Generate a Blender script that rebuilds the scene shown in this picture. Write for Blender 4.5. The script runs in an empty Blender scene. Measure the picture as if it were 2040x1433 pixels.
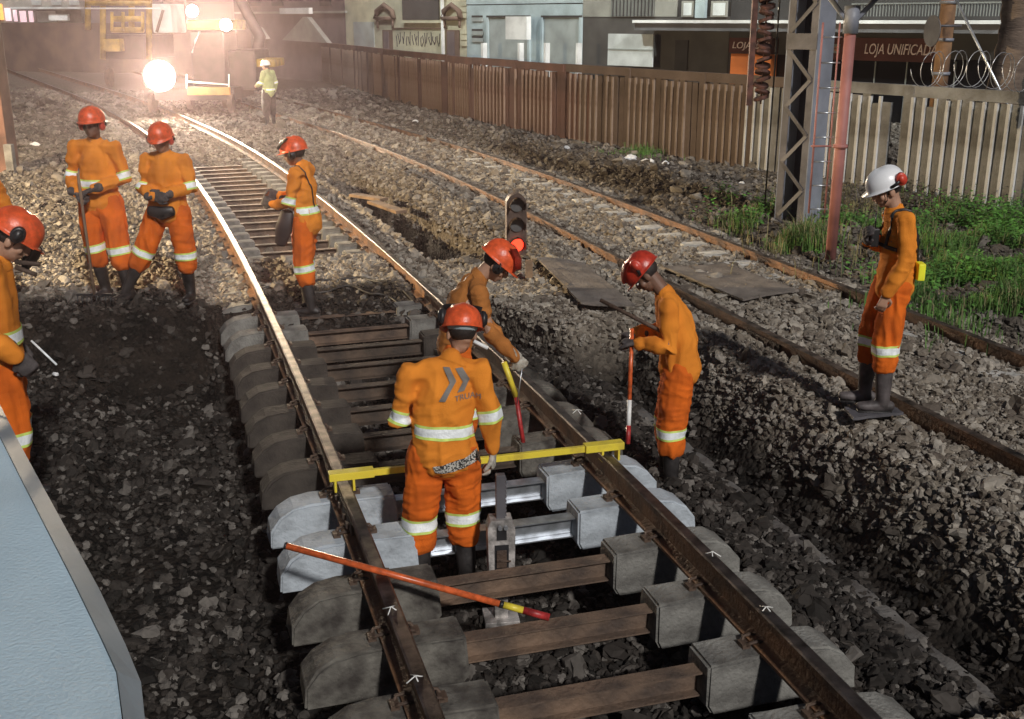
import bpy, bmesh, math, random
import numpy as np
from mathutils import Vector, Matrix
from mathutils.bvhtree import BVHTree
random.seed(7); rng = np.random.default_rng(11)
R = math.radians
SC = bpy.context.scene
COL = SC.collection

# ------------------------------------------------------------------ camera
CAM_H, PITCH, FPX = 2.6558, 0.30156, 2180.0
cam = bpy.data.cameras.new("camera"); cam_o = bpy.data.objects.new("camera", cam); COL.objects.link(cam_o)
cam.sensor_width = 36; cam.lens = 36 * FPX / 2040; cam.clip_start = .05; cam.clip_end = 900
cam_o.location = (0, 0, CAM_H); cam_o.rotation_euler = (R(90) - PITCH, 0, 0)
SC.camera = cam_o
# ------------------------------------------------------------------ night sky, flood direction, exposure
SUN_AZ = math.atan2(-.92, .40); SUN_EL = R(34)
w = bpy.data.worlds.new("World"); SC.world = w; w.use_nodes = True
nt = w.node_tree; bg = nt.nodes["Background"]
sky = nt.nodes.new("ShaderNodeTexSky"); sky.sky_type = 'NISHITA'; sky.sun_disc = False
sky.sun_elevation = SUN_EL; sky.sun_rotation = math.pi / 2 - SUN_AZ
nt.links.new(sky.outputs[0], bg.inputs[0]); bg.inputs[1].default_value = .021
sl = bpy.data.lights.new("sun", 'SUN'); sl.energy = 2.6; sl.angle = R(3.2); sl.color = (1, .965, .92)
so = bpy.data.objects.new("sun", sl); COL.objects.link(so)
Ld = Vector((math.cos(SUN_AZ) * math.cos(SUN_EL), math.sin(SUN_AZ) * math.cos(SUN_EL), math.sin(SUN_EL)))
so.rotation_euler = Ld.to_track_quat('Z', 'Y').to_euler()
SC.view_settings.view_transform = 'Standard'; SC.view_settings.look = 'None'
SC.view_settings.exposure = 0.0; SC.view_settings.gamma = 1
SC.cycles.use_denoising = True
SC.cycles.max_bounces = 5; SC.cycles.volume_bounces = 0; SC.cycles.diffuse_bounces = 3
SC.cycles.sample_clamp_indirect = 4
SC.cycles.volume_step_rate = 4

# ------------------------------------------------------------------ measuring helpers (where a thing seen in the survey stands)
_c, _s = math.cos(PITCH), math.sin(PITCH)
def ray(px, py):
    x = (px - 1020) / FPX; u = -(py - 716.5) / FPX
    return Vector((x, _c + u * _s, -_s + u * _c))
def on_z(px, py, z=0.):
    d = ray(px, py); return Vector((0, 0, CAM_H)) + d * ((z - CAM_H) / d.z)
def on_y(px, py, Y):
    d = ray(px, py); return Vector((0, 0, CAM_H)) + d * (Y / d.y)

# ------------------------------------------------------------------ materials
def mat(name, col, rough=.7, metal=0., var=.18, scale=8., bump=0., bscale=60., col2=None, emit=None, estr=0., spec=.5, stretch=None, seed=0., lo=.35, hi=.65):
    m = bpy.data.materials.new(name); m.use_nodes = True; n = m.node_tree; b = n.nodes["Principled BSDF"]
    b.inputs["Roughness"].default_value = rough; b.inputs["Metallic"].default_value = metal
    b.inputs["Specular IOR Level"].default_value = spec
    tc = n.nodes.new("ShaderNodeTexCoord"); mp = n.nodes.new("ShaderNodeMapping"); n.links.new(tc.outputs["Object"], mp.inputs[0])
    mp.inputs["Location"].default_value = (seed, seed * 1.7, seed * .3)
    if stretch: mp.inputs["Scale"].default_value = stretch
    nz = n.nodes.new("ShaderNodeTexNoise"); nz.inputs["Scale"].default_value = scale; nz.inputs["Detail"].default_value = 7
    n.links.new(mp.outputs[0], nz.inputs[0])
    cr = n.nodes.new("ShaderNodeValToRGB"); n.links.new(nz.outputs[0], cr.inputs[0])
    c2 = col2 if col2 else tuple(c * (1 - var * 2.2) for c in col)
    c1 = col if col2 else tuple(min(1, c * (1 + var)) for c in col)
    cr.color_ramp.elements[0].position = lo; cr.color_ramp.elements[1].position = hi
    cr.color_ramp.elements[0].color = (*c2, 1); cr.color_ramp.elements[1].color = (*c1, 1)
    n.links.new(cr.outputs[0], b.inputs["Base Color"])
    if bump:
        n2 = n.nodes.new("ShaderNodeTexNoise"); n2.inputs["Scale"].default_value = bscale; n2.inputs["Detail"].default_value = 5
        n.links.new(mp.outputs[0], n2.inputs[0])
        bp = n.nodes.new("ShaderNodeBump"); bp.inputs["Strength"].default_value = bump; bp.inputs["Distance"].default_value = .02
        n.links.new(n2.outputs[0], bp.inputs["Height"]); n.links.new(bp.outputs[0], b.inputs["Normal"])
    if emit:
        b.inputs["Emission Color"].default_value = (*emit, 1); b.inputs["Emission Strength"].default_value = estr
    return m
M = {}
M['rust'] = mat("rail_rust", (.23, .115, .055), .75, .1, .3, 5, .5, 40, col2=(.075, .042, .028))
M['rust_dark'] = mat("rail_dark", (.11, .07, .048), .7, .2, .3, 6, .5, 40, col2=(.045, .03, .024))
M['head'] = mat("rail_running_band", (.22, .185, .16), .46, 1., .3, 9, .1, 60)
M['head_dull'] = mat("rail_running_band_dull", (.16, .125, .1), .5, .7, .4, 7, .2, 60)
M['tie'] = mat("tie_bar_steel", (.19, .125, .085), .8, .1, .3, 4, .6, 30, col2=(.07, .05, .04))
M['tie_d'] = mat("tie_bar_muddy", (.10, .07, .05), .85, .05, .3, 4, .6, 30, col2=(.04, .032, .027))
M['conc'] = mat("old_concrete", (.25, .245, .225), .9, 0, .3, 5, .7, 45, col2=(.09, .085, .078))
M['conc_dark'] = mat("dark_concrete", (.065, .054, .045), .9, 0, .3, 5, .5, 30, col2=(.024, .020, .017))
M['conc_mid'] = mat("mid_dark_concrete", (.16, .15, .13), .9, 0, .3, 8, .8, 26, col2=(.04, .034, .03))
M['conc_new'] = mat("new_concrete", (.42, .465, .51), .8, 0, .1, 5, .5, 40, col2=(.20, .22, .24), lo=.3, hi=.55)
M['galv'] = mat("galvanised_steel", (.55, .58, .62), .35, .8, .15, 12)
M['orange'] = mat("orange_cloth", (.84, .285, .035), .9, 0, .07, 4, .5, 220, spec=.15, col2=(.62, .19, .024), lo=.25, hi=.6)
M['orange2'] = mat("orange_trouser_cloth", (.80, .165, .018), .9, 0, .08, 4, .5, 220, spec=.15, col2=(.44, .085, .014), lo=.25, hi=.6)
M['orange3'] = mat("brownish_orange_cloth", (.42, .16, .04), .9, 0, .12, 5, .35, 140, spec=.2)
M['yelg'] = mat("yellow_green_tape", (.62, .78, .18), .7, 0, .1, 20)
M['silver'] = mat("silver_tape", (.86, .90, .92), .45, 0, .06, 30, .3, 60)
M['skin'] = mat("skin_medium", (.42, .24, .16), .55, 0, .08, 12)
M['skin_d'] = mat("skin_dark", (.17, .09, .06), .55, 0, .08, 12)
M['boot'] = mat("black_rubber", (.028, .025, .025), .5, 0, .4, 10, .2, 40)
M['boot_g'] = mat("dusty_rubber", (.10, .085, .085), .6, 0, .3, 8, .2, 40)
M['helm_o'] = mat("orange_helmet_shell", (.74, .105, .03), .36, 0, .13, 28, .12, 50)
M['helm_r'] = mat("red_helmet_shell", (.48, .04, .02), .34, 0, .13, 28, .12, 50)
M['helm_w'] = mat("white_helmet_shell", (.82, .83, .85), .3, 0, .03, 6)
M['black'] = mat("black_plastic", (.02, .02, .022), .4, 0, .2, 10)
M['red'] = mat("red_plastic", (.60, .06, .035), .4, 0, .1, 10)
M['glove'] = mat("worn_white_glove", (.52, .50, .44), .9, 0, .2, 30, .4, 90, col2=(.25, .22, .18))
M['glove_d'] = mat("dark_work_glove", (.07, .06, .06), .8, 0, .2, 30)
M['hair'] = mat("dark_hair", (.02, .014, .012), .7, 0, .2, 90)
M['white'] = mat("white_paint", (.78, .78, .76), .6, 0, .08, 8)
M['eye'] = mat("eye_white", (.6, .58, .55), .3, 0, .02, 8)
M['yellow'] = mat("yellow_paint", (.72, .58, .05), .45, 0, .12, 9, .1, 60, col2=(.45, .33, .05), lo=.25, hi=.5)
M['yellow_m'] = mat("machine_yellow", (.42, .27, .05), .5, 0, .2, 3)
M['tool_r'] = mat("red_orange_tool_paint", (.62, .12, .035), .32, 0, .18, 30)
M['tool_dr'] = mat("dark_red_tool_paint", (.38, .03, .03), .45, 0, .2, 30)
M['blue'] = mat("light_blue_paint", (.55, .70, .79), .5, 0, .07, 1.3, .30, 70)
M['blue_g'] = mat("grey_edge_paint", (.30, .35, .385), .5, 0, .06, 3, .1, 40)
M['steel_g'] = mat("grey_painted_steel", (.21, .225, .27), .5, 0, .14, 2, .1, 30)
M['steel_d'] = mat("dark_grey_steel", (.10, .095, .105), .55, 0, .2, 3, .2, 30)
M['jack'] = mat("worn_jack_steel", (.46, .43, .41), .5, .35, .3, 14, .3, 50)
M['pink'] = mat("red_primer_pole", (.34, .14, .125), .6, 0, .12, 3, .1, 30)
M['weight'] = mat("rusty_iron", (.085, .035, .028), .7, .2, .3, 9, .3, 40)
M['fence'] = mat("fence_concrete", (.31, .315, .32), .9, 0, .25, 1.6, .5, 30, col2=(.12, .115, .11))
M['fence_r'] = mat("fence_rust_stained_concrete", (.17, .085, .065), .9, 0, .25, 1.2, .5, 30, col2=(.085, .05, .042))
M['fence_b'] = mat("fence_brown_concrete", (.155, .115, .095), .9, 0, .25, 1.2, .5, 30, col2=(.09, .065, .05))
M['batten'] = mat("pale_batten", (.66, .68, .70), .85, 0, .2, 1.6, .3, 30, col2=(.42, .41, .40)); M['batten_r'] = mat("stained_batten", (.36, .27, .22), .85, 0, .2, 1.6, .3, 30, col2=(.20, .13, .10)); M['batten_b'] = mat("brown_batten", (.32, .255, .205), .85, 0, .2, 1.6, .3, 30, col2=(.18, .125, .09))
M['wood'] = mat("weathered_wood", (.26, .17, .10), .85, 0, .3, 3, .6, 30, col2=(.12, .08, .055))
M['mat_g'] = mat("dusty_board", (.19, .165, .145), .9, 0, .25, 5, .6, 30, col2=(.10, .085, .075))
M['duct'] = mat("grey_duct_concrete", (.17, .16, .15), .9, 0, .2, 4, .6, 30, col2=(.08, .07, .065))

# ------------------------------------------------------------------ object helpers
def link(name, me, m=None, parent=None):
    o = bpy.data.objects.new(name, me); COL.objects.link(o)
    if m is not None:
        for k in (m if isinstance(m, (list, tuple)) else [m]): me.materials.append(k)
    if parent: o.parent = parent
    return o
def tag(o, label=None, cat=None, group=None, kind=None):
    if label: o['label'] = label
    if cat: o['category'] = cat
    if group: o['group'] = group
    if kind: o['kind'] = kind
    return o
def empty(name, loc, rz=0., label=None, cat=None, group=None):
    o = bpy.data.objects.new(name, None); COL.objects.link(o); o.location = loc; o.rotation_euler = (0, 0, rz); o.empty_display_size = .1
    return tag(o, label, cat, group)
def copy_tree(o, parent=None):
    c = o.copy(); COL.objects.link(c); c.parent = parent
    for ch in o.children: copy_tree(ch, c)
    return c
def build(name, bm, m, parent=None, smooth=False):
    me = bpy.data.meshes.new(name); bm.normal_update(); bm.to_mesh(me); bm.free()
    if smooth: me.polygons.foreach_set("use_smooth", [True] * len(me.polygons))
    return link(name, me, m, parent)
def NB(): return bmesh.new()
def box(bm, lo, hi, mtx=None, mi=0, bev=0.):
    vs = []
    for z in (lo[2], hi[2]):
        for x, y in ((lo[0], lo[1]), (hi[0], lo[1]), (hi[0], hi[1]), (lo[0], hi[1])):
            v = Vector((x, y, z)); vs.append(bm.verts.new(mtx @ v if mtx else v))
    fs = []
    for f in ((3, 2, 1, 0), (4, 5, 6, 7), (0, 1, 5, 4), (1, 2, 6, 5), (2, 3, 7, 6), (3, 0, 4, 7)):
        fc = bm.faces.new([vs[i] for i in f]); fc.material_index = mi; fs.append(fc)
    if bev:
        es = list({e for f in fs for e in f.edges})
        r = bmesh.ops.bevel(bm, geom=es, offset=bev, segments=2, profile=.6, affect='EDGES')
        for f in r['faces']: f.material_index = mi
def frame_of(pts, i):
    if i == 0: t = pts[1] - pts[0]
    elif i == len(pts) - 1: t = pts[-1] - pts[-2]
    else: t = (pts[i + 1] - pts[i]).normalized() + (pts[i] - pts[i - 1]).normalized()
    return t.normalized()
def tube(bm, pts, rad, ref=None, n=12, mi=0, cap=True):
    pts = [Vector(p) for p in pts]; rings = []
    if not isinstance(rad, (list, tuple)): rad = [rad] * len(pts)
    for i, p in enumerate(pts):
        t = frame_of(pts, i); rf = Vector(ref) if ref is not None else (Vector((0, 0, 1)) if abs(t.z) < .9 else Vector((1, 0, 0)))
        a = (rf - t * rf.dot(t))
        if a.length < 1e-4: a = t.orthogonal()
        a.normalize(); b = t.cross(a)
        ra, rb = rad[i] if isinstance(rad[i], (list, tuple)) else (rad[i], rad[i])
        rings.append([bm.verts.new(p + a * (math.cos(2 * math.pi * k / n) * ra) + b * (math.sin(2 * math.pi * k / n) * rb)) for k in range(n)])
    for r0, r1 in zip(rings, rings[1:]):
        for k in range(n):
            f = bm.faces.new((r0[k], r0[(k + 1) % n], r1[(k + 1) % n], r1[k])); f.material_index = mi; f.smooth = True
    if cap:
        f = bm.faces.new(rings[0][::-1]); f.material_index = mi; f = bm.faces.new(rings[-1]); f.material_index = mi
    return rings
def ellipsoid(bm, c, r, mtx=None, u=16, v=10):
    mt = Matrix.Translation(Vector(c)) @ Matrix.Diagonal((*r, 1))
    bmesh.ops.create_uvsphere(bm, u_segments=u, v_segments=v, radius=1, matrix=(mtx @ mt) if mtx else mt)
def prism(bm, poly, y0, y1, mtx=None, mi=0):
    """poly in x-z, extruded along y"""
    a = [bm.verts.new((mtx @ Vector((x, y0, z))) if mtx else Vector((x, y0, z))) for x, z in poly]
    b = [bm.verts.new((mtx @ Vector((x, y1, z))) if mtx else Vector((x, y1, z))) for x, z in poly]
    n = len(poly)
    for f in [a, b[::-1]] + [[a[i], b[i], b[(i + 1) % n], a[(i + 1) % n]] for i in range(n)]:
        fc = bm.faces.new(f); fc.material_index = mi
    return a + b
# numpy noise: sum of rotated sines (cheap, vectorised)
_dirs = rng.normal(size=(48, 3)); _dirs /= np.linalg.norm(_dirs, axis=1)[:, None]; _ph = rng.uniform(0, 6.28, 48)
def fnoise(P, scale, seed=0, octs=3):
    P = np.asarray(P, float); out = np.zeros(len(P)); a = 1.; tot = 0
    for o in range(octs):
        v = np.zeros(len(P))
        for k in range(5):
            i = (seed * 7 + o * 5 + k) % 48
            v += np.sin(P @ _dirs[i] * scale * (1 + .23 * k) + _ph[(i * 3 + seed) % 48] + 1.3 * np.sin(P @ _dirs[(i + 11) % 48] * scale * .7))
        out += a * v / 5; tot += a; a *= .5; scale *= 2.1
    return out / tot * 1.6

# ------------------------------------------------------------------ the two track centre lines
DS = .1
def centreline(x0, y0, cs, smax, endth, L=95.):
    s = np.arange(0, L, DS); q = np.minimum(s, smax) / 30.
    th = sum(c * q ** i for i, c in enumerate(cs))
    th = np.where(s > smax, th[np.searchsorted(s, smax)] + (endth - th[np.searchsorted(s, smax)]) * np.clip((s - smax) / 8, 0, 1), th)
    sb = np.arange(-6, 0, DS); th = np.concatenate([np.full(len(sb), th[0]), th]); s = np.concatenate([sb, s])
    i0 = len(sb)
    x = np.cumsum(-np.sin(th) * DS); y = np.cumsum(np.cos(th) * DS)
    return s, x - x[i0] + x0, y - y[i0] + y0, th
T1 = centreline(.785185, 3.0, (.28201673, .22280256, -.46264605, .80615269, -.39407736), 35., R(29))
T2 = centreline(5.066356, 4.0, (.38692026, -.6466043, 1.4776351, -.7782249), 33., R(26))
def at(T, s, u=0., z=0.):
    i = np.interp(s, T[0], np.arange(len(T[0]))); x = np.interp(s, T[0], T[1]); y = np.interp(s, T[0], T[2]); th = np.interp(s, T[0], T[3])
    return Vector((x + u * math.cos(th), y + u * math.sin(th), z)), float(th)
def track_uv(T, x, y):
    st = 5; X, Y, S, TH = T[1][::st], T[2][::st], T[0][::st], T[3][::st]
    s = np.empty(len(x)); u = np.empty(len(x))
    for a in range(0, len(x), 20000):
        xx = x[a:a + 20000, None]; yy = y[a:a + 20000, None]
        i = ((xx - X) ** 2 + (yy - Y) ** 2).argmin(1)
        dx = xx[:, 0] - X[i]; dy = yy[:, 0] - Y[i]; c = np.cos(TH[i]); sn = np.sin(TH[i])
        u[a:a + 20000] = dx * c + dy * sn; s[a:a + 20000] = S[i] + (-dx * sn + dy * c)
    return s, u

# ------------------------------------------------------------------ ground
def sst(a, b, x): t = np.clip((x - a) / (b - a), 0, 1); return t * t * (3 - 2 * t)
def interp(x, xs, ys): return np.interp(x, xs, ys)
def ground(x, y):
    x = np.asarray(x, float).ravel(); y = np.asarray(y, float).ravel()
    s, u = track_uv(T1, x, y); s2, u2 = track_uv(T2, x, y)
    P = np.stack([x, y, 0 * x], 1)
    n1 = fnoise(P, 1.3, 1, 3); n2 = fnoise(P, 4.5, 2, 2); n3 = fnoise(P, 11, 5, 2)
    z = -.17 + .035 * n1 + .02 * n2
    inT1 = sst(1.5, 1.25, abs(u))
    lf = sst(-1.35, -1.75, u) * sst(7.6, 8.4, s) * sst(60, 30, s); z = z + lf * .16
    z = z * (1 - inT1) + inT1 * (-.215 + .012 * n2 + .10 * sst(8.3, 8.9, s) * sst(11, 10.4, s) * sst(1.0, .7, abs(u)))
    z = z + .07 * sst(10.7, 11.2, s) * (sst(-.93, -1.05, u) * sst(-1.9, -1.5, u) + sst(1.0, 1.12, u) * sst(1.5, 1.3, u)) 
    # exposed ties far up the line
    ex = sst(10.6, 11., s) * sst(21.5, 20.5, s) * sst(.98, .9, abs(u)); z -= .19 * ex
    # long trench right of the line
    tr = sst(10.2, 10.7, s) * sst(18.5, 17, s) * sst(1.36, 1.44, u + .03 * n1) * sst(2.2, 2.08, u + .06 * n1); z -= .85 * tr
    hp = sst(8.6, 10, s) * sst(20, 16, s) * np.exp(-((u - 2.62) / .33) ** 2); z += hp * (.22 + .08 * n1)
    # the open pit round the near end of the line
    edge = s + .16 * n1 + .06 * n2 + 1.8 * sst(1.2, 1.9, u)
    pit = sst(8.75, 8.35, edge + .5 * sst(-1.3, -1.5, u) - .35 * sst(-2.6, -3.4, u))
    left = interp(u, [-6, -4.2, -3.3, -2.5, -2.25, -1.5, -1.36, -.55, -.45, .45, .55, 1.4, 1.9, 2.1, 2.3, 2.45, 2.75, 3.0, 3.3],
                  [-.22, -.30, -.42, -.62, -.84, -.86, -.60, -.55, -.55, -.55, -.52, -.50, -.56, -.70, -.70, -.55, -.16, -.10, -.12])
    deep = sst(2.2, 2.7, s) * sst(7.6, 7.3, s) * sst(1.5, 1.35, abs(u)); left = left - .17 * deep
    left = left + .33 * sst(7.0, 8.5, s) * sst(1.0, .8, abs(u))
    soil = left + .035 * n1 + .03 * n2 + .012 * n3
    soil += .05 * n1 * sst(-2.2, -3., u) + .05 * n2 * sst(2.2, 2.5, u) * sst(3.1, 2.8, u)
    z = z * (1 - pit) + pit * soil
    fill = sst(.95, .6, s + .12 * n1) * sst(.2, .6, u + .1 * n2); z = z * (1 - fill) + fill * (-.27 + .04 * n1)
    fill2 = sst(.3, -.4, s) * sst(-1.5, -1., u); z = z * (1 - fill2) + fill2 * (-.3 + .04 * n1)
    # second line and what lies beyond it
    t2 = sst(-1.35, -1.1, u2) * sst(1.35, 1.1, u2); z = z * (1 - t2) + t2 * (-.125 + .012 * n2)
    hb = np.exp(-((u2 - 2.35) / .75) ** 2) * sst(8, 11, s2) * sst(30, 24, s2); z += hb * (.17 + .16 * n1 + .05 * n2)
    z += sst(1.6, 3.2, u2) * .05
    z = np.where(s < 8, z, z)
    soil_and_shade = pit * (1 - sst(2.35, 2.75, u)) * (1 - fill) * (1 - fill2)
    soil_and_shade = np.maximum(soil_and_shade, tr); soil_and_shade = np.maximum(soil_and_shade, sst(9.15, 8.8, edge) * sst(1.0, .6, u) * sst(-7.5, -6, u))  # shade in the trench and on the left ground is painted here too
    soil_and_shade = np.maximum(soil_and_shade, .62 * sst(1.1, 1.6, u2) + .25 * sst(30, 45, y)); soil_and_shade = np.maximum(soil_and_shade, .38 * sst(1.3, 1.8, u) * sst(-1.2, -1.6, u2) * sst(8, 10, s)); soil_and_shade = np.clip(np.maximum(soil_and_shade, (.62 + .25 * n1) * sst(-1.6, -2.2, u) * sst(9.5, 13, s)), 0, 1)  # brown heaps, plus painted light falloff on far and left ground
    z = np.where(y > 40, z - 0 * y, z)
    return z, soil_and_shade, s, u, s2, u2
def gz(x, y): return float(ground([x], [y])[0][0])

rows = [-8., -4, -1]
v = 1.2
while v < 13.5: rows.append(v); v += .042
while v < 110: rows.append(v); v *= 1.0095
rows += [130, 180, 300, 600]
rows = np.array(rows); NCOL = 440
tt = np.linspace(-1, 1, NCOL)
YY = np.repeat(rows[:, None], NCOL, 1); XX = (np.maximum(YY, 0) * .62 + 2.6) * tt[None, :]
XX[:, 0] = -320; XX[:, -1] = 320
XX[rows < 1] = np.linspace(-320, 320, NCOL)
zz, dd, gs, gu, gs2, gu2 = ground(XX, YY)
# street level beyond the fence sinks a little
zz = np.where(np.abs(XX.ravel()) > 300, -.2, zz)
verts = np.stack([XX.ravel(), YY.ravel(), zz], 1); nr = len(rows)
idx = np.arange(nr * NCOL).reshape(nr, NCOL)
quads = np.stack([idx[:-1, :-1], idx[:-1, 1:], idx[1:, 1:], idx[1:, :-1]], -1).reshape(-1, 4)
me = bpy.data.meshes.new("ground")
me.vertices.add(len(verts)); me.vertices.foreach_set("co", verts.ravel().astype(np.float32))
me.loops.add(len(quads) * 4); me.loops.foreach_set("vertex_index", quads.ravel().astype(np.int32))
me.polygons.add(len(quads)); me.polygons.foreach_set("loop_start", np.arange(0, len(quads) * 4, 4, dtype=np.int32))
me.update(calc_edges=True)
at_d = me.attributes.new("soil_and_shade", 'FLOAT', 'POINT'); at_d.data.foreach_set("value", dd.astype(np.float32))
me.polygons.foreach_set("use_smooth", np.ones(len(quads), bool))
def ground_mat():
    m = bpy.data.materials.new("ballast_and_soil"); m.use_nodes = True; n = m.node_tree; b = n.nodes["Principled BSDF"]
    b.inputs["Roughness"].default_value = .95; b.inputs["Specular IOR Level"].default_value = .2
    tc = n.nodes.new("ShaderNodeTexCoord")
    vo = n.nodes.new("ShaderNodeTexVoronoi"); vo.inputs["Scale"].default_value = 24; n.links.new(tc.outputs["Object"], vo.inputs["Vector"])
    cr = n.nodes.new("ShaderNodeValToRGB"); n.links.new(vo.outputs["Color"], cr.inputs[0])
    e = cr.color_ramp.elements; e[0].color = (.10, .085, .07, 1); e[1].color = (.30, .26, .21, 1)
    nz = n.nodes.new("ShaderNodeTexNoise"); nz.inputs["Scale"].default_value = 3.5; nz.inputs["Detail"].default_value = 8; n.links.new(tc.outputs["Object"], nz.inputs[0])
    cs = n.nodes.new("ShaderNodeValToRGB"); n.links.new(nz.outputs[0], cs.inputs[0])
    e = cs.color_ramp.elements; e[0].position = .35; e[1].position = .7; e[0].color = (.008, .007, .006, 1); e[1].color = (.027, .021, .017, 1)
    at_ = n.nodes.new("ShaderNodeAttribute"); at_.attribute_name = "soil_and_shade"
    mx = n.nodes.new("ShaderNodeMixRGB"); n.links.new(at_.outputs["Fac"], mx.inputs[0]); n.links.new(cr.outputs[0], mx.inputs[1]); n.links.new(cs.outputs[0], mx.inputs[2])  # mask mixes dug soil with painted shade and light falloff
    n.links.new(mx.outputs[0], b.inputs["Base Color"])
    bp = n.nodes.new("ShaderNodeBump"); bp.inputs["Strength"].default_value = .9; bp.inputs["Distance"].default_value = .03; bp.invert = True
    n.links.new(vo.outputs["Distance"], bp.inputs["Height"])
    b2 = n.nodes.new("ShaderNodeBump"); b2.inputs["Strength"].default_value = .6; b2.inputs["Distance"].default_value = .03
    n4 = n.nodes.new("ShaderNodeTexNoise"); n4.inputs["Scale"].default_value = 30; n4.inputs["Detail"].default_value = 6; n.links.new(tc.outputs["Object"], n4.inputs[0])
    n.links.new(n4.outputs[0], b2.inputs["Height"]); n.links.new(bp.outputs[0], b2.inputs["Normal"]); n.links.new(b2.outputs[0], b.inputs["Normal"])
    return m
g = link("ground", me, ground_mat()); tag(g, "dark dug soil and tan stone ballast of the railway yard", kind='structure')

# ballast stones: one object, geometry nodes scatter six kinds of chip
def stone_mat():
    m = bpy.data.materials.new("ballast_stone"); m.use_nodes = True; n = m.node_tree; b = n.nodes["Principled BSDF"]
    b.inputs["Roughness"].default_value = .85; b.inputs["Specular IOR Level"].default_value = .3
    a = n.nodes.new("ShaderNodeAttribute"); a.attribute_type = 'INSTANCER'; a.attribute_name = "tone"
    d = n.nodes.new("ShaderNodeAttribute"); d.attribute_type = 'INSTANCER'; d.attribute_name = "soil"  # also carries the shade and falloff painted into the ground mask
    cr = n.nodes.new("ShaderNodeValToRGB"); n.links.new(a.outputs["Fac"], cr.inputs[0])
    e = cr.color_ramp.elements; e[0].color = (.13, .105, .085, 1); e[1].color = (.50, .445, .37, 1)
    x = cr.color_ramp.elements.new(.5); x.color = (.31, .265, .21, 1); x = cr.color_ramp.elements.new(.75); x.color = (.37, .335, .29, 1)
    c2 = n.nodes.new("ShaderNodeValToRGB"); n.links.new(a.outputs["Fac"], c2.inputs[0])
    e = c2.color_ramp.elements; e[0].color = (.016, .014, .012, 1); e[1].color = (.22, .20, .18, 1)
    x = c2.color_ramp.elements.new(.75); x.color = (.062, .052, .045, 1)
    mx = n.nodes.new("ShaderNodeMixRGB"); n.links.new(d.outputs["Fac"], mx.inputs[0]); n.links.new(cr.outputs[0], mx.inputs[1]); n.links.new(c2.outputs[0], mx.inputs[2])
    tc = n.nodes.new("ShaderNodeTexCoord"); nz = n.nodes.new("ShaderNodeTexNoise"); nz.inputs["Scale"].default_value = 3; n.links.new(tc.outputs["Object"], nz.inputs[0])
    mm = n.nodes.new("ShaderNodeMixRGB"); mm.blend_type = 'MULTIPLY'; mm.inputs[0].default_value = .6
    n.links.new(mx.outputs[0], mm.inputs[1]); n.links.new(nz.outputs[0], mm.inputs[2]); 
    gm = n.nodes.new("ShaderNodeBrightContrast"); gm.inputs[1].default_value = .0; n.links.new(mm.outputs[0], gm.inputs[0])
    n.links.new(gm.outputs[0], b.inputs["Base Color"])
    return m
STONE = stone_mat()
def stone_nodes():
    t = bpy.data.node_groups.new("stone_scatter", 'GeometryNodeTree'); t.interface.new_socket("Geometry", in_out='INPUT', socket_type='NodeSocketGeometry'); t.interface.new_socket("Geometry", in_out='OUTPUT', socket_type='NodeSocketGeometry')
    N = t.nodes.new; Lk = t.links.new
    gi = N("NodeGroupInput"); go = N("NodeGroupOutput"); g2i = N("GeometryNodeGeometryToInstance")
    for k in range(6):
        ico = N("GeometryNodeMeshIcoSphere"); ico.inputs["Radius"].default_value = .5; ico.inputs["Subdivisions"].default_value = 2
        nz = N("ShaderNodeTexNoise"); nz.noise_dimensions = '4D'; nz.inputs["W"].default_value = k * 3.7 + .4; nz.inputs["Scale"].default_value = 1.9; nz.inputs["Detail"].default_value = 1
        sb = N("ShaderNodeVectorMath"); sb.operation = 'SUBTRACT'; sb.inputs[1].default_value = (.5, .5, .5); Lk(nz.outputs["Color"], sb.inputs[0])
        sc = N("ShaderNodeVectorMath"); sc.operation = 'SCALE'; sc.inputs["Scale"].default_value = 1.25; Lk(sb.outputs[0], sc.inputs[0])
        sp = N("GeometryNodeSetPosition"); Lk(ico.outputs[0], sp.inputs[0]); Lk(sc.outputs[0], sp.inputs["Offset"])
        tr = N("GeometryNodeTransform"); Lk(sp.outputs[0], tr.inputs[0]); tr.inputs["Scale"].default_value = (1.15, .85 + .05 * k, .6 + .05 * (k % 3))
        sm = N("GeometryNodeSetMaterial"); sm.inputs["Material"].default_value = STONE; Lk(tr.outputs[0], sm.inputs[0])
        Lk(sm.outputs[0], g2i.inputs[0])
    m2p = N("GeometryNodeMeshToPoints"); Lk(gi.outputs[0], m2p.inputs[0])
    iop = N("GeometryNodeInstanceOnPoints"); Lk(m2p.outputs[0], iop.inputs["Points"]); Lk(g2i.outputs[0], iop.inputs["Instance"]); iop.inputs["Pick Instance"].default_value = True
    def named(nm, ty):
        a = N("GeometryNodeInputNamedAttribute"); a.data_type = ty; a.inputs["Name"].default_value = nm; return a.outputs[0]
    Lk(named("sort", 'INT'), iop.inputs["Instance Index"]); Lk(named("turn", 'FLOAT_VECTOR'), iop.inputs["Rotation"]); Lk(named("size", 'FLOAT'), iop.inputs["Scale"])
    Lk(iop.outputs[0], go.inputs[0]); return t
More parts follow.
